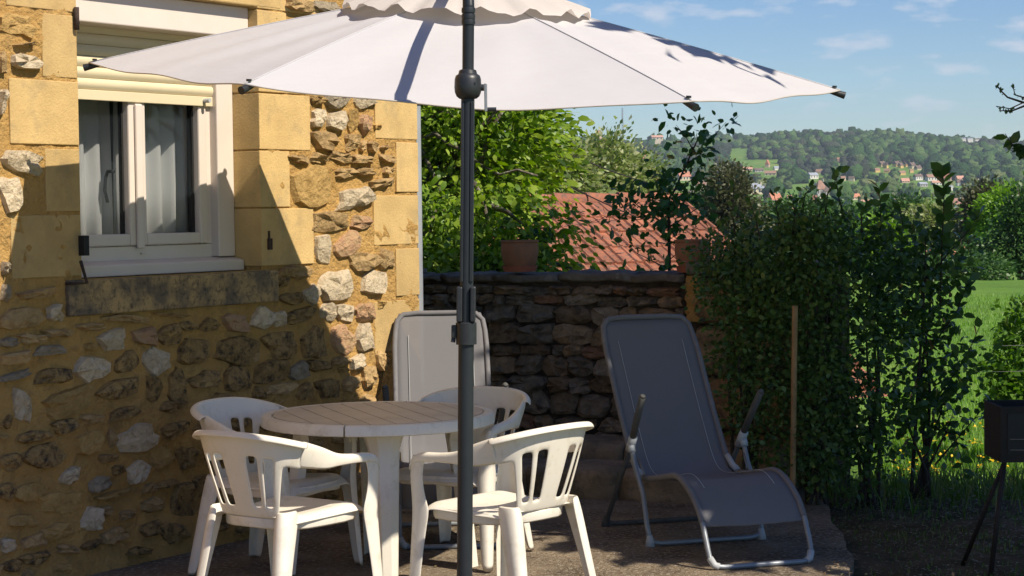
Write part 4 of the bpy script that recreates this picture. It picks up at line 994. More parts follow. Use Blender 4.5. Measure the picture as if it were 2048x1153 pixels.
for c_ in range(int(NCOL * TWd / .36)):
    b = MB(); b.tube([rl(c_ * .36, .05, -.02), rl(c_ * .36 + .38, .05, -.01)], [.095, .108], 10); o = b.build('ridge_tile', M_tile, nb, True, 50)
b = MB(); fr = NROW * TLn + .3; ln_ = NCOL * TWd
c = [rl(-.03, 0, -.01), rl(ln_, 0, -.01), rl(ln_, fr, -.01), rl(-.03, fr, -.01)]
fb2 = Vector((-fd.x, -fd.y, fd.z)); d_ = [p for p in (rd * -.03 + fb2 * fr, rd * ln_ + fb2 * fr)]
b.add(c + d_, [(0, 1, 2, 3), (0, 4, 5, 1)]); b.build('roof_deck', M_tile, nb)
b = MB(); wl = [rl(.1, fr - .3, -.1), rl(ln_ - .1, fr - .3, -.1), rd * (ln_ - .1) + fb2 * (fr - .3), rd * .1 + fb2 * (fr - .3)]
b.loft([[Vector((p.x, p.y, -4.2 - RO_.z)) for p in wl], [Vector((p.x, p.y, p.z - .05)) for p in wl]]); b.build('wall', M_render, nb)
b = MB(); b.add([wl[0] - Vector((0, 0, .05)), wl[3] - Vector((0, 0, .05)), rd * .1 - Vector((0, 0, .06))], [(0, 1, 2)]); b.build('gable', M_render, nb)
# cables over the roof
for (a, c_, sag, lab) in [(at(985, 236, 16), at(1425, 395, 21), .10, 'upper black overhead cable slanting across the trees'), (at(1080, 342, 18), at(1405, 478, 20.2), .06, 'lower black overhead cable slanting down to the red roof')]:
    mb = MB(); mb.tube([a.lerp(c_, i / 12) - Vector((0, 0, sag * math.sin(math.pi * i / 12))) for i in range(13)], .0065, 5); tag(mb.build('overhead_cable', M_cable), lab, 'cable', 'overhead cables')

# ------------------------------------------------------------------ sapling above the wall
base = at(1341, 556, 12.3); base.z = 1.0
sp = empty('sapling', base); tag(sp, 'slender dark leaved sapling rising above the garden wall into the sky', 'tree')
def sx(x, y, Y=12.3): return at(x, y, Y) - base
mb = MB()
for pts, r_ in ([[(1341, 640), (1339, 548), (1338, 455), (1336, 400), (1350, 380), (1372, 330), (1386, 300), (1400, 268)], .013], [[(1338, 455), (1310, 435), (1280, 415), (1255, 395)], .007], [[(1338, 455), (1362, 440), (1390, 420), (1412, 410)], .007],
                [[(1372, 330), (1400, 310), (1430, 270), (1452, 245)], .005], [[(1386, 300), (1372, 275), (1352, 250)], .0045], [[(1337, 420), (1322, 390), (1310, 360)], .006], [[(1350, 380), (1385, 360), (1400, 335)], .005], [[(1339, 540), (1300, 520), (1260, 500)], .005], [[(1339, 520), (1375, 490)], .004], [[(1310, 435), (1275, 440), (1240, 430)], .004]):
    mb.tube([sx(*p) for p in pts], [r_ * (1 - .75 * i / (len(pts) - 1)) for i in range(len(pts))], 6)
mb.build('trunk', M_twig, sp, True)
cl = []
for (x, y, rx, rz, k) in [(1400, 262, 26, 16, 4), (1452, 246, 12, 10, 3), (1435, 268, 12, 8, 2), (1352, 248, 16, 10, 3), (1375, 262, 14, 10, 2), (1385, 298, 38, 22, 10), (1410, 310, 26, 14, 4), (1345, 352, 40, 24, 10), (1330, 400, 56, 30, 20), (1290, 385, 48, 30, 14), (1260, 400, 36, 26, 10), (1300, 430, 60, 22, 12), (1370, 420, 46, 28, 12),
                          (1400, 385, 34, 30, 8), (1370, 470, 40, 18, 5), (1250, 440, 30, 16, 4), (1330, 490, 40, 16, 4), (1265, 500, 26, 14, 4), (1300, 515, 30, 12, 3), (1340, 540, 50, 10, 4), (1215, 440, 20, 10, 2), (1375, 490, 20, 14, 3)]:
    for _ in range(k): cl.append(sx(x + random.gauss(0, rx * .55), y + random.gauss(0, rz * .55), 12.3 + random.gauss(0, .14)))
V, F = clusters(cl, 5, .045, .056, None, .2, .95, False, .5); fast_mesh('crown', V, F, L_oak, sp)

# ------------------------------------------------------------------ shrubs at the terrace edge
def shrub(label, x, ybase, Y, blobs, ncl, per, spread, size, lm, wide=1.0, stems=7, simple=False, cat='shrub', group='shrubs along the terrace edge', up=.45, name='shrub', sprigs=()):
    b0 = at(x, ybase, Y); b0.z = min(b0.z, terr(b0.x, b0.y) + .05); root = empty(name, b0); tag(root, label, cat, group)
    E_ = [ecl(a, b_, Yc, c_, d_, e_) for a, b_, Yc, c_, d_, e_ in blobs]
    cl = ell_points(E_, ncl, .3) - np.array(b0); mb = MB()
    for i in range(stems):
        c = Vector(cl[random.randrange(len(cl))]); c.z = max(c.z, .4)
        mb.tube([(random.uniform(-.1, .1), random.uniform(-.1, .1), -.05), (c.x * .3 + random.uniform(-.05, .05), c.y * .3, c.z * .45), (c.x * .8, c.y * .8, c.z * .85), c], [.013, .010, .006, .002], 5)
    V, F = clusters(cl, per, spread, size, None, .1, wide, simple, up)
    Vs, Fs = [V], [F]; nV = len(V)
    for (pts, nl, ls) in sprigs:
        P = [at(*p) - b0 for p in pts]; mb.tube(P, [.006 - .0045 * i / (len(P) - 1) for i in range(len(P))], 5)
        pp = []; dd = []
        for k in range(nl):
            u = .25 + .75 * k / max(1, nl - 1); q = u * (len(P) - 1); i = min(int(q), len(P) - 2); p = P[i].lerp(P[i + 1], q - i); d = (P[i + 1] - P[i]).normalized()
            side = Vector((math.cos(k * 2.4), .5 * math.sin(k * 2.4), .2)); pp.append(p); dd.append(d * .55 + side)
        v_, f_ = leaves(np.array(pp), np.array(dd), np.full(nl, ls) * rng.uniform(.75, 1.15, nl), 1.0, False, .5); Vs.append(v_); Fs.append(f_ + nV); nV += len(v_)
    fast_mesh('foliage', np.concatenate(Vs), np.concatenate(Fs), lm, root); mb.build('stems', M_twig, root, True)
    return root
shrub('dark glossy shrub leaning over the stone pillar behind the lounger', 1490, 960, 10.3, [(1470, 560, 10.6, 75, 80, 70), (1440, 520, 10.9, 50, 50, 50), (1500, 500, 10.7, 70, 60, 60), (1480, 690, 10.4, 70, 90, 60), (1520, 820, 10.2, 55, 110, 55), (1540, 590, 10.4, 70, 100, 60)], 400, 17, .055, .029, L_dark,
      sprigs=[([(1470, 470, 10.6), (1465, 430, 10.6), (1468, 360, 10.6)], 9, .05)])
shrub('dense dark shrub with small leaves just right of the bamboo stake', 1630, 985, 10.3, [(1620, 520, 10.4, 80, 90, 70), (1600, 470, 10.5, 60, 45, 60), (1660, 480, 10.6, 60, 45, 50), (1640, 650, 10.3, 85, 100, 70), (1640, 790, 10.2, 80, 100, 60), (1620, 900, 10.1, 75, 80, 50), (1570, 700, 10.3, 50, 160, 50)], 400, 17, .058, .030, L_dark,
      sprigs=[([(1585, 470, 10.4), (1590, 425, 10.4), (1583, 395, 10.4)], 8, .05), ([(1635, 470, 10.4), (1640, 420, 10.4), (1650, 398, 10.4)], 8, .05), ([(1520, 480, 10.4), (1512, 440, 10.4), (1500, 405, 10.4)], 8, .05), ([(1560, 470, 10.5), (1555, 430, 10.5), (1548, 385, 10.5)], 9, .06), ([(1650, 430, 10.5), (1655, 390, 10.5), (1680, 345, 10.5)], 9, .06), ([(1600, 440, 10.5), (1610, 390, 10.5), (1625, 372, 10.5)], 8, .055)])
shrub('dark broad leaved shrub in the middle of the terrace hedge', 1740, 1000, 10.5, [(1720, 490, 10.6, 80, 55, 60), (1750, 560, 10.5, 80, 90, 60), (1720, 680, 10.4, 85, 100, 60), (1730, 800, 10.3, 85, 80, 60), (1720, 900, 10.3, 80, 70, 50), (1780, 620, 10.7, 70, 110, 50)], 230, 15, .062, .037, L_laurel,
      sprigs=[([(1800, 520, 10.6), (1806, 450, 10.6), (1795, 405, 10.6)], 10, .06), ([(1725, 480, 10.5), (1722, 430, 10.5), (1735, 400, 10.5)], 8, .06), ([(1760, 470, 10.6), (1762, 420, 10.6), (1757, 375, 10.6)], 10, .07), ([(1690, 440, 10.6), (1676, 390, 10.6), (1672, 345, 10.6)], 9, .065)])
shrub('tall laurel shrub with upright leafy shoots at the right end of the hedge', 1850, 1000, 10.8, [(1850, 510, 10.8, 60, 60, 50), (1830, 600, 10.8, 70, 90, 50), (1860, 720, 10.8, 65, 90, 50), (1840, 830, 10.7, 85, 70, 50), (1880, 560, 10.9, 50, 90, 40)], 120, 13, .075, .050, L_laurel,
      sprigs=[([(1880, 620, 10.8), (1884, 480, 10.8), (1888, 400, 10.8), (1886, 345, 10.8)], 26, .085), ([(1860, 700, 10.8), (1915, 620, 10.8), (1938, 560, 10.8)], 14, .075), ([(1870, 800, 10.8), (1930, 720, 10.8), (1965, 640, 10.8)], 9, .07), ([(1850, 560, 10.8), (1930, 470, 10.8), (1960, 430, 10.8)], 16, .075), ([(1850, 850, 10.7), (1910, 870, 10.7), (1930, 950, 10.7)], 12, .07), ([(1870, 930, 10.7), (1930, 860, 10.7), (1980, 800, 10.7)], 10, .06)])
# bamboo stake
b0 = at(1584, 985, 10.0); b0.z = -.03; t1 = at(1590, 612, 10.0); st = empty('bamboo_stake', b0); tag(st, 'orange brown bamboo stake standing upright among the dark shrubs', 'stake')
mb = MB(); mb.tube([Vector((0, 0, -.05)), (t1 - b0) * .5, t1 - b0], .0155, 10); mb.build('cane', M_bamboo, st, True, 40)
for u in (.2, .42, .63, .84):
    mb = MB(); p = (t1 - b0) * u; mb.tube([p - Vector((0, 0, .004)), p + Vector((0, 0, .004))], .0175, 10); mb.build('node', M_bamboo, st, True, 40)
# lit bush further right and hanging twigs from the tree outside the frame
shrub('sunlit round green bush at the right edge beyond the hedge', 2040, 900, 14.5, [(2040, 710, 14.5, 48, 75, 50), (2075, 650, 14.6, 50, 60, 50), (2060, 790, 14.4, 70, 50, 50), (2005, 760, 14.4, 28, 45, 30)], 230, 18, .065, .055, L_bush, group=None, simple=True)

# ------------------------------------------------------------------ tree at the right whose twigs reach into the picture
tb0 = Vector((3.75, 9.3, -.1)); rt_ = empty('overhanging_tree', tb0); tag(rt_, 'dark tree at the right edge with budding twigs hanging into the sky', 'tree')
mb = MB(); mb.tube([(0, 0, -.2), (.05, 0, 1.2), (.0, .05, 2.6), (.1, 0, 4.2)], [.13, .11, .09, .04], 8)
ends = [[(2200, 120), (2110, 190), (2048, 205), (2020, 218), (1992, 213)], [(2110, 190), (2060, 200), (2030, 190), (2025, 168)], [(2048, 206), (2015, 195), (2000, 180), (1994, 170)], [(2050, 212), (2025, 222), (1998, 222)], [(2180, 420), (2100, 350), (2050, 320), (2025, 290), (2010, 268)], [(2050, 320), (2042, 300), (2060, 280)]]
Pp, Dd, Ss = [], [], []
for i, pts in enumerate(ends):
    P = [at(x, y, 9.0) - tb0 for x, y in pts]
    if pts[0][0] > 2150: P = [Vector((.02, 0, P[0].z * .8 + .3))] + P
    mb.tube(P, [.0045 * (1 - .8 * k / (len(P) - 1)) + .0012 for k in range(len(P))], 5)
    for k in range(14 if i < 4 else 16):
        u = .45 + .55 * random.random(); q = u * (len(P) - 1); j = min(int(q), len(P) - 2); p = P[j].lerp(P[j + 1], q - j)
        Pp.append(p); Dd.append(Vector((random.uniform(-1, .6), random.uniform(-.6, .6), random.uniform(-1, .5)))); Ss.append((.018 if i < 4 else .062) * random.uniform(.7, 1.2))
V, F = leaves(np.array(Pp), np.array(Dd), np.array(Ss), 1.0, False, .5)
V2, F2 = clusters(ell_points([(0.4, .2, 3.6, 1.0, 1.1, 1.0), (.9, -.3, 2.6, .9, 1.0, .8)], 220), 16, .12, .09, None, .2, 1, True)
fast_mesh('crown', np.concatenate([V, V2]), np.concatenate([F, F2 + len(V)]), L_laurel, rt_); mb.build('trunk', M_twig, rt_, True)

# ------------------------------------------------------------------ old barbecue
bq = at(1985, 1075, 8.6); bq.z = -.03; bb = empty('barbecue', bq); tag(bb, 'old blackened metal barbecue trough on splayed tube legs at the right edge', 'barbecue')
k = 8.6 / FPX
mb = MB(); x0, x1 = 1 * k, 170 * k; z0, z1 = 222 * k, 330 * k; y0, y1 = -.14, .16
for bx in ((x0, x1, y0, y0 + .006, z0, z1), (x0, x1, y1 - .006, y1, z0, z1), (x0, x0 + .006, y0 + .006, y1 - .006, z0, z1), (x1 - .006, x1, y0 + .006, y1 - .006, z0, z1), (x0, x1, y0, y1, z0 - .006, z0)): mb.box(*bx)
mb.build('trough', M_bbq, bb)
mb = MB(); mb.box(x0 + .03, x1 - .03, y0 - .004, y0 - .001, z0 + .035, z1 - .03); mb.build('front_panel', M_rubber, bb)
for zz_ in (z0 + .052, z0 + .10):
    mb = MB(); mb.tube([(x0 + .04, y0 - .010, zz_), (x1, y0 - .010, zz_ - .006)], .0022, 5); mb.build('grate_bar', M_wire, bb, True)
for (xa, ya, xb, yb) in ((12 * k, y0 + .02, -50 * k, .10), (12 * k, y0 + .03, -22 * k, -.16), (x1 - .05, y0 + .02, x1 + .06, .1), (x1 - .05, y0 + .03, x1 + .02, -.16)):
    mb = MB(); mb.tube([(xa, ya, z0), (xb, yb, -.01)], .0115, 8); mb.build('leg', M_bbq, bb, True)
# ------------------------------------------------------------------ wire fence on the right
wf = empty('wire_fence', (3.2, 13.2, -.35)); tag(wf, 'thin wire fence strung across the meadow behind the hedge', 'fence')
for x in (2.2, 4.6):
    mb = MB(); mb.tube([(x - 3.2, 0, -.1), (x - 3.2, 0, 1.15)], .03, 8); mb.build('post', M_twig, wf, True)
for z in (1.0, .82):
    mb = MB(); mb.tube([(-1.0, -.035, z), (.2, -.035, z - .015), (1.4, -.035, z)], .0013, 4); mb.build('wire', M_wire, wf, True)

# ------------------------------------------------------------------ grass, litter, flowers
def blades(n_, fn, h, w, m, name, label, cat='grass'):
    P = np.array([fn() for _ in range(n_)]); a = rng.uniform(0, 6.28, n_); H = h * rng.uniform(.4, 1.25, n_); ln = rng.uniform(.15, .75, n_) * H
    dx, dy = np.cos(a) * ln, np.sin(a) * ln; sx_, sy_ = -np.sin(a) * w, np.cos(a) * w
    z0 = np.zeros(n_)
    B0 = P + np.stack([sx_, sy_, z0], 1); B1 = P - np.stack([sx_, sy_, z0], 1)
    M0 = P + np.stack([dx * .35 + sx_ * .7, dy * .35 + sy_ * .7, H * .6], 1); M1 = P + np.stack([dx * .35 - sx_ * .7, dy * .35 - sy_ * .7, H * .6], 1); T_ = P + np.stack([dx, dy, H * .95], 1)
    V = np.stack([B0, B1, M0, M1, T_], 1).reshape(-1, 3); f = np.array([(0, 1, 3), (0, 3, 2), (2, 3, 4)])
    F = (f[None] + (np.arange(n_) * 5)[:, None, None]).reshape(-1, 3)
    return tag(fast_mesh(name, V, F, m), label, cat, kind='stuff')
def g_near():
    while True:
        X, Y = random.uniform(1.5, 3.2), random.uniform(7.4, 11.6)
        if X > 1.62 + .05 * math.sin(Y * 5) + random.random() ** 2 * .5: return (X, Y, -.05 - .3 * sstep(10.6, 12.1, Y))
blades(4200, g_near, .032, .003, L_grass, 'grass', 'short shaded grass beside the terrace edge')
def g_tall():
    X, Y = random.uniform(1.7, 3.6), random.gauss(11.3, .5); return (X, Y, terr(X, Y) + .02)
blades(2600, g_tall, .26, .005, L_grass, 'tall_grass', 'tall dark grass blades under the hedge')
def g_meadow():
    u = random.random() ** 1.7; Y = 11.8 + 30 * u; X = Y * random.uniform(.19, .33); return (X, Y, terr(X, Y))
blades(24000, g_meadow, .075, .006, L_meadow, 'meadow_grass', 'sunlit meadow grass beyond the hedge')
M_butter = pm('buttercup', (.75, .50, .01), None, 5, .6)
def flowers():
    P = []
    for _ in range(240):
        Y = random.gauss(14.6, 1.0); X = Y * random.uniform(.20, .30); P.append((X, Y, terr(X, Y) + random.uniform(.05, .10)))
    P = np.array(P); V, F = leaves(np.repeat(P, 3, 0), rng.normal(size=(len(P) * 3, 3)) * np.array([1, 1, .4]) + np.array([0, 0, .4]), np.full(len(P) * 3, .024), 1.6, True, .8)
    tag(fast_mesh('buttercups', V, F, M_butter), 'yellow buttercups scattered in the meadow', 'flowers', kind='stuff')
flowers()
def litter():
    P = []
    for _ in range(4200):
        X, Y = random.uniform(1.35, 3.0), random.uniform(7.4, 11); P.append((X, Y, (.012 if X < 1.5 else -.03) + random.uniform(0, .012)))
    for _ in range(800):
        X, Y = random.uniform(-1.6, 1.5), random.uniform(7.6, 10.6); P.append((X, Y, .006))
    P = np.array(P); n_ = len(P); D = rng.normal(size=(n_, 3)); D[:, 2] *= .12; V, F = leaves(P, D, rng.uniform(.010, .032, n_), .8, True, .9)
    tag(fast_mesh('leaf_litter', V, F, L_dry), 'dry fallen leaves and debris on the terrace edge', 'leaves', kind='stuff')
litter()

# ------------------------------------------------------------------ trees in the middle distance
mids = [((1460, 470, 70), [(1455, 400, 34, 60), (1465, 440, 45, 40)], L_brown, 'greyish brown leaved tree above the middle of the hedge'),
        ((1405, 440, 80), [(1395, 440, 40, 36), (1420, 430, 26, 30)], L_mid, 'green tree beside the right edge of the red tiled roof'),
        ((1810, 470, 120), [(1810, 440, 42, 36), (1790, 460, 40, 30)], L_mid, 'round dark green tree below the large orange roofed farmhouse'),
        ((1760, 500, 60), [(1762, 490, 24, 40)], L_lime, 'bright lime green bush seen through the hedge'),
        ((1850, 480, 110), [(1865, 455, 40, 30), (1900, 462, 40, 26)], L_acacia, 'pale olive tree in front of the orange roofed farmhouses'),
        ((1970, 460, 75), [(1972, 420, 26, 46), (1965, 450, 34, 30)], L_brown, 'brownish conifer right of the orange roofs'),
        ((2010, 470, 70), [(2000, 440, 36, 36), (2020, 420, 30, 30)], L_lime, 'yellow green tree near the right edge'),
        ((2045, 530, 60), [(2040, 480, 40, 50), (1985, 512, 40, 24), (2070, 420, 40, 50)], L_mid, 'large dark tree in shade at the right edge behind the meadow'),
        ((1900, 555, 58), [(1880, 545, 60, 16), (1960, 540, 50, 14), (1800, 548, 60, 16)], L_mid, 'dark hedge along the far edge of the meadow'),
        ((1620, 470, 90), [(1600, 440, 70, 30), (1680, 450, 60, 30), (1540, 450, 60, 30)], L_mid, 'green thicket behind the hedge')]
for (g, ex, lm, lab) in mids:
    p = at(*g); k = g[2] / 60
    tree('valley_tree', lab, 'tree', (p.x, p.y, terr(p.x, p.y)), [ecl(a, b_, g[2], c_, d_) for a, b_, c_, d_ in ex], 420, 24, .24 * k, .13 * k, lm, .14, bark=M_twig, group='trees in the middle distance', simple=True, limbs=8)

# ------------------------------------------------------------------ houses in the valley
WALLC = {'c': (0.66, 0.56, 0.40), 'w': (0.74, 0.71, 0.66), 'y': (0.68, 0.46, 0.17), 'p': (0.60, 0.42, 0.33), 'g': (0.42, 0.40, 0.38), 'b': (0.34, 0.20, 0.14)}
ROOFC = {'o': (0.55, 0.235, 0.14), 'd': (0.17, 0.125, 0.10), 's': (0.34, 0.37, 0.42), 'n': (0.34, 0.20, 0.14), 'k': (0.60, 0.33, 0.24)}
WM = {k: pm('house_render_' + k, v, None, .3, .9) for k, v in WALLC.items()}
RM = {k: pm('house_roof_' + k, v, tuple(q * .75 for q in v), .25, .9) for k, v in ROOFC.items()}
M_pane = pm('far_window', (0.05, 0.055, 0.06), None, 2, .3)
HOUSES = [  # x, base y, width px, wall px, roof px, wall colour, roof colour, yaw, label
 (1535, 337, 12, 6, 9, 'p', 'o', 1.2, 'tall orange gabled house at the edge of the hillside meadow'), (1494, 345, 20, 4, 4, 'p', 'k', .1, 'low orange roofed house left end of the meadow hamlet'), (1517, 346, 18, 4, 4, 'g', 'd', .2, 'low grey roofed house in the meadow hamlet'),
 (1541, 354, 22, 5, 5, 'c', 'n', -.2, 'cream house with brown roof below the meadow hamlet'), (1553, 343, 11, 4, 4, 'w', 's', .3, 'small white house right of the tall orange gable'), (1625, 358, 20, 7, 5, 'w', 's', .5, 'white house with pale roof at the centre of the valley'), (1638, 350, 12, 4, 5, 'p', 'n', -.3, 'small rosy house just above the white one'),
 (1510, 389, 40, 12, 10, 'c', 's', .25, 'large cream manor with a slate grey hipped roof'), (1549, 408, 26, 7, 14, 'w', 'o', .6, 'white house with steep orange roof behind the hedge top'), (1640, 392, 24, 12, 18, 'g', 'n', .5, 'stone house with steep brown pyramid roof'), (1656, 392, 24, 8, 10, 'g', 'd', .2, 'dark roofed house beside the pyramid roof'),
 (1630, 410, 22, 5, 14, 'w', 'o', -.5, 'orange roofed house below the pyramid roof'), (1645, 408, 12, 5, 8, 'p', 'o', .4, 'narrow orange roofed annex'), (1592, 429, 18, 4, 9, 'p', 'k', .2, 'low pink roofed barn behind the hedge'), (1710, 401, 18, 6, 7, 'c', 'o', .3, 'small orange roofed house above the broad shrub'), (1736, 418, 28, 6, 12, 'w', 'k', .2, 'rose roofed house above the laurel'),
 (1686, 363, 10, 5, 4, 'c', 'n', .2, 'small cream cottage left of its twin'), (1703, 363, 11, 6, 4, 'c', 'd', -.4, 'small cream cottage with dark roof'), (1678, 328, 9, 7, 3, 'b', 'n', .2, 'red brick house at the foot of the wood'), (1560, 385, 6, 12, 3, 'b', 'n', .2, 'narrow red brick tower in the fields'), (1582, 399, 16, 3, 5, 'p', 'o', .1, 'low orange roof below the little field'),
 (1764, 335, 15, 5, 6, 'y', 'd', .7, 'leftmost yellow house of the hillside estate'), (1771, 337, 10, 6, 5, 'y', 'd', -.8, 'yellow gable second in the hillside estate'), (1793, 335, 15, 5, 6, 'y', 'd', .8, 'yellow house third in the hillside estate'), (1801, 337, 12, 5, 6, 'y', 'd', .9, 'yellow gable fourth in the hillside estate'), (1812, 335, 14, 5, 7, 'y', 'd', .8, 'yellow house fifth in the hillside estate'), (1824, 338, 16, 5, 7, 'c', 'd', .8, 'pale house sixth in the hillside estate'), (1836, 342, 14, 3, 6, 'c', 'd', .6, 'dark roofed house at the right end of the estate'),
 (1754, 346, 11, 5, 4, 'y', 'n', .4, 'small yellow house lower left of the estate'), (1774, 349, 11, 6, 4, 'y', 'n', -.4, 'small yellow house lower in the estate'), (1804, 352, 13, 6, 4, 'y', 'n', .4, 'small yellow house lowest in the estate'), (1823, 349, 8, 6, 3, 'y', 'n', .2, 'small yellow house lower right of the estate'),
 (1810, 366, 16, 3, 6, 'p', 'k', .2, 'pink roofed house below the estate'), (1836, 362, 17, 7, 5, 'w', 'd', .4, 'white house with dark roof below the estate'), (1862, 363, 20, 7, 6, 'w', 'n', .3, 'white house with brown roof right of the estate'), (1873, 371, 20, 5, 4, 'w', 'k', .1, 'low white house with rosy roof'), (1895, 363, 14, 5, 9, 'p', 'o', -.4, 'orange roofed house behind the laurel tip'), (1920, 363, 16, 5, 6, 'p', 'k', .3, 'pale pink house right of the laurel tip'), (1921, 373, 16, 6, 5, 'w', 'd', .2, 'white house below the pale pink one'), (1845, 375, 18, 6, 4, 'g', 's', .4, 'grey roofed hall in the valley'), (1902, 382, 8, 7, 3, 'w', 's', .3, 'tiny white house beside the laurel shoot'), (1957, 362, 8, 4, 3, 'w', 'n', .3, 'tiny white house at the far right'),
 (1801, 410, 24, 3, 9, 'p', 'k', .12, 'long rose roofed barn left of the round tree'), (1820, 411, 12, 3, 6, 'p', 'k', .12, 'lower annex of the rose roofed barn'), (1847, 433, 28, 6, 12, 'w', 'k', .15, 'rose roofed farmhouse behind the laurel'), (1890, 430, 18, 6, 9, 'w', 'k', .3, 'rose roofed house hidden by the laurel shoot'), (1913, 416, 26, 6, 13, 'w', 'k', -.35, 'rose roofed farmhouse with white wall, left of a pair'), (1938, 423, 28, 7, 14, 'c', 'k', -.35, 'rose roofed farmhouse with cream wall, right of a pair'),
 (1198, 272, 10, 5, 6, 'p', 'o', .5, 'pink house among the trees near the mast'), (1314, 281, 22, 6, 4, 'c', 'k', .1, 'long cream villa on the wooded hill'), (1284, 325, 14, 7, 8, 'c', 'o', .4, 'orange roofed house among acacias'), (1368, 362, 26, 8, 10, 'c', 'o', .4, 'orange roofed house behind the sapling'), (1401, 380, 32, 9, 7, 'w', 'n', .15, 'white house with brown roof right of the sapling'), (1385, 390, 36, 3, 6, 'g', 'd', .1, 'dark roofed shed below the white house'), (1434, 402, 20, 8, 9, 'c', 'd', 1.1, 'cream gabled barn with dark roof'), (1925, 281, 12, 3, 2, 'w', 's', .1, 'left pale block of the building on the ridge'), (1940, 281, 11, 3, 2, 'w', 's', .1, 'middle pale block of the building on the ridge'), (1955, 282, 11, 3, 2, 'w', 'd', .1, 'right pale block of the building on the ridge'),
 (1880, 535, 90, 24, 26, 'w', 'o', .1, 'near house with bright orange roof seen through the laurel'), (1838, 530, 60, 20, 26, 'g', 'd', .1, 'near house with dark grey roof seen through the laurel')]
keep_clear = []
def far_house(x, yb, w, hw, hr, wc, rc, yaw, label):
    p = on_terrain(x, yb)
    if yb > 500: p = at(x, yb, 150); p.z = max(p.z, terr(p.x, 150)) 
    if p is None: p = at(x, yb, 2250)
    s = p.y / FPX; W_ = w * s; D_ = W_ * .62; H_ = hw * s; R_ = hr * s
    root = empty('far_house', p, yaw); tag(root, label, 'house', 'houses in the valley')
    keep_clear.append((x, yb, w, hw + hr, p.y))
    b = MB(); b.loft([[(-W_ / 2, -D_ / 2, -1.5 - s * 6), (W_ / 2, -D_ / 2, -1.5 - s * 6), (W_ / 2, D_ / 2, -1.5), (-W_ / 2, D_ / 2, -1.5)], [(-W_ / 2, -D_ / 2, H_), (W_ / 2, -D_ / 2, H_), (W_ / 2, D_ / 2, H_), (-W_ / 2, D_ / 2, H_)]])
    b.add([(-W_ / 2, -D_ / 2, H_), (-W_ / 2, D_ / 2, H_), (-W_ / 2, 0, H_ + R_ * .95)], [(0, 1, 2)]); b.add([(W_ / 2, -D_ / 2, H_), (W_ / 2, D_ / 2, H_), (W_ / 2, 0, H_ + R_ * .95)], [(0, 2, 1)])
    b.build('wall', WM[wc], root)
    o_ = .04 * W_; e = o_; hip = .28 * W_ if label.find('hipped') > 0 or label.find('pyramid') > 0 else 0; th = .03 * W_
    b = MB(); b.loft([[(-W_ / 2 - e, -D_ / 2 - e, H_ - e * .4), (W_ / 2 + e, -D_ / 2 - e, H_ - e * .4), (W_ / 2 + e, D_ / 2 + e, H_ - e * .4), (-W_ / 2 - e, D_ / 2 + e, H_ - e * .4)], [(-W_ / 2 - e + hip * 1.4, -.01 * W_, H_ + R_), (W_ / 2 + e - hip * 1.4, -.01 * W_, H_ + R_), (W_ / 2 + e - hip * 1.4, .01 * W_, H_ + R_), (-W_ / 2 - e + hip * 1.4, .01 * W_, H_ + R_)]])
    rf = b.build('roof', RM[rc], root)
    b = MB(); cx = W_ * .28; b.box(cx, cx + .06 * W_, -.05 * W_, .02 * W_, H_ + R_ * .5, H_ + R_ * 1.18); b.build('chimney', WM[wc], rf)
    if w >= 14:
        nw = 3 if w < 24 else 4
        for i in range(nw):
            xc = -W_ / 2 + W_ * (i + .5) / nw; ww = W_ * .05; b = MB(); b.box(xc - ww, xc + ww, -D_ / 2 - .06, -D_ / 2 + .02, H_ * .3, H_ * .8); b.build('window', M_pane, root)
for h in HOUSES: far_house(*h)
# radio mast
p = on_terrain(1245, 268) or at(1245, 268, 2200); mst = empty('radio_mast', p); tag(mst, 'tall thin radio mast on the wooded hill against the sky', 'mast'); s = p.y / FPX
b = MB()
for k in range(3): a = k * 2.094; b.tube([(1.0 * math.cos(a), 1.0 * math.sin(a), -4), (.7 * math.cos(a), .7 * math.sin(a), 52 * s)], .28, 4)
for i in range(14): z = i * 52 * s / 14; b.tube([(.9, 0, z), (-.45, .78, z + 1.8)], .15, 4); b.tube([(-.45, .78, z), (-.45, -.78, z + 1.8)], .15, 4)
b.build('lattice', M_wire, mst)
b = MB(); b.tube([(0, 0, 30 * s), (0, 0, 44 * s)], .75, 8); b.build('aerials', M_zinc, mst)

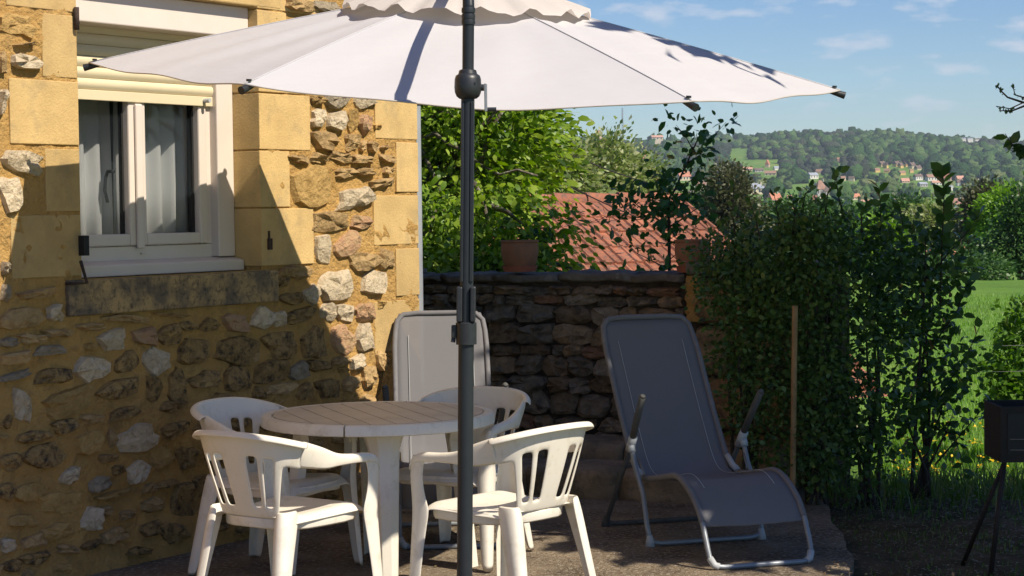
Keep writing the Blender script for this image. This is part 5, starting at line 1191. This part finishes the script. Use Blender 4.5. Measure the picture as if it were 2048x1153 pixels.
# ------------------------------------------------------------------ woods on the hills
CLEAR = [(1480, 1565, 322, 347), (1560, 1600, 383, 398), (1770, 1900, 400, 414), (1455, 1500, 300, 330)]
ico = None
bm = bmesh.new(); bmesh.ops.create_icosphere(bm, subdivisions=3, radius=1); IV = np.array([v.co[:] for v in bm.verts]); IF = np.array([[v.index for v in f.verts] for f in bm.faces]); bm.free()
bm = bmesh.new(); bmesh.ops.create_icosphere(bm, subdivisions=2, radius=1); JV = np.array([v.co[:] for v in bm.verts]); JF = np.array([[v.index for v in f.verts] for f in bm.faces]); bm.free()
def wood(n_, ylo, yhi, size, mat, label, name, prob, seed):
    r_ = np.random.default_rng(seed); Vs, Fs = [], []; nV = 0; cnt = 0
    while cnt < n_:
        Y = r_.uniform(ylo ** 1.0, yhi ** 1.0); a = r_.uniform(-.09, .34); X = a * Y; z = terr(X, Y)
        if mnoise.noise(Vector((X * .006, Y * .0035, seed))) > prob + r_.normal() * .15: continue
        cnt += 1
        x, y = project((X, Y, z)); sc_ = size * r_.choice([.6, .8, 1, 1.1, 1.5], p=[.2, .3, .25, .15, .1]) * r_.uniform(.85, 1.15); hp_ = sc_ * 2 * FPX / Y
        if any(c[0] < x < c[1] and c[2] - 2 < y < c[3] + hp_ * .6 for c in CLEAR): continue
        if any(abs(x - k[0]) < k[2] * .55 + sc_ * .5 * FPX / Y and y - hp_ < k[1] - 1 and y > k[1] - k[3] - 2 and Y < k[4] + 14 and Y > k[4] - 500 for k in keep_clear): continue
        T, Fc = (IV, IF) if Y < 750 else (JV, JF)
        ph = r_.uniform(0, 6.28, 3); d = 1 + .22 * np.sin(T[:, 0] * 4 + ph[0]) * np.sin(T[:, 1] * 4 + ph[1]) + .14 * np.sin(T[:, 2] * 7 + ph[2]) + .15 * r_.normal(size=len(T))
        v = T * d[:, None] * np.array([sc_, sc_, sc_ * r_.uniform(.85, 1.25)]); v[:, 2] = np.maximum(v[:, 2], -.7 * sc_) + sc_ * .85
        Vs.append(v + np.array([X, Y, z - .5])); Fs.append(Fc + nV); nV += len(T)
    o = fast_mesh(name, np.concatenate(Vs), np.concatenate(Fs), mat, smooth=False); return tag(o, label, 'forest', kind='stuff')
def woodmat(name, cols, sc_=.12):
    m = leafmat(name, cols, .12, .9, .05); t = m.node_tree; b_ = t.nodes['Principled BSDF']
    g = t.nodes.new('ShaderNodeNewGeometry'); n_ = t.nodes.new('ShaderNodeTexNoise'); n_.inputs['Scale'].default_value = .55; n_.inputs['Detail'].default_value = 6
    t.links.new(g.outputs['Position'], n_.inputs['Vector']); bp_ = t.nodes.new('ShaderNodeBump'); bp_.inputs['Strength'].default_value = 1; bp_.inputs['Distance'].default_value = 3.0
    t.links.new(n_.outputs[0], bp_.inputs['Height']); t.links.new(bp_.outputs[0], b_.inputs['Normal']); return m
WD = woodmat('wood_green', [(.02, .05, .018), (.035, .085, .026), (.055, .12, .032), (.085, .16, .042), (.12, .18, .06)])
WB = woodmat('wood_greybrown', [(.04, .055, .035), (.055, .07, .04), (.07, .085, .05)])
WO = woodmat('wood_olive', [(.10, .145, .05), (.14, .19, .065), (.20, .24, .10)])
wood(7300, 1380, 2420, 4.2, WD, 'dense green wood covering the hillside', 'hillside_wood', .35, 1)
wood(3300, 1450, 2420, 3.9, WB, 'grey brown patches of trees on the hillside', 'bare_wood', .0, 2)
wood(1700, 300, 1400, 3.4, WD, 'scattered green trees between the valley houses', 'valley_wood', .1, 3)
wood(950, 300, 1450, 3.2, WO, 'pale olive blossoming trees in the valley', 'olive_wood', .05, 4)

# ------------------------------------------------------------------ trees behind the viewer that throw the shade
def uw(u, w): return (u * math.cos(SUN_AZ) - w * math.sin(SUN_AZ), u * math.sin(SUN_AZ) + w * math.cos(SUN_AZ))
def shade_tree(u, w, ells, label, ncl, per, spread, size, lm=L_mid):
    x, y = uw(u, w); E_ = []
    for (du_, dw_, z, ru, rz) in ells:
        a, b_ = uw(u + du_, w + dw_); E_.append((a, b_, z, ru, ru, rz))
    return tree('garden_tree', label, 'tree', (x, y, -.05), E_, ncl, per, spread, size, lm, .2, group='trees behind the viewer', simple=True, limbs=14)
shade_tree(10.0, 1.2, [(.45, 0, 6.4, 1.55, 1.25), (.05, 0, 4.7, 1.75, 1.3), (.5, .2, 3.3, 1.6, 1.1), (-1.15, 0, 3.45, 1.15, .85), (.45, 0, 5.6, 1.55, 1.3), (-1.0, 0, 4.25, .8, .7), (-2.93, 1.1, 4.36, .10, .06)], 'broad leafy garden tree right of the viewer', 1700, 40, .2, .2)

# ------------------------------------------------------------------ air
b = MB(); b.box(-4400, 4400, -60, 4300, -20, 190)
hm = bpy.data.materials.new('haze_air'); hm.use_nodes = True; t = hm.node_tree; t.nodes.remove(t.nodes['Principled BSDF'])
pv = t.nodes.new('ShaderNodeVolumePrincipled'); pv.inputs['Color'].default_value = (.72, .84, 1, 1); pv.inputs['Density'].default_value = .00011; pv.inputs['Anisotropy'].default_value = 0.0
t.links.new(pv.outputs[0], t.nodes['Material Output'].inputs['Volume'])
tag(b.build('haze', hm), kind='stuff')
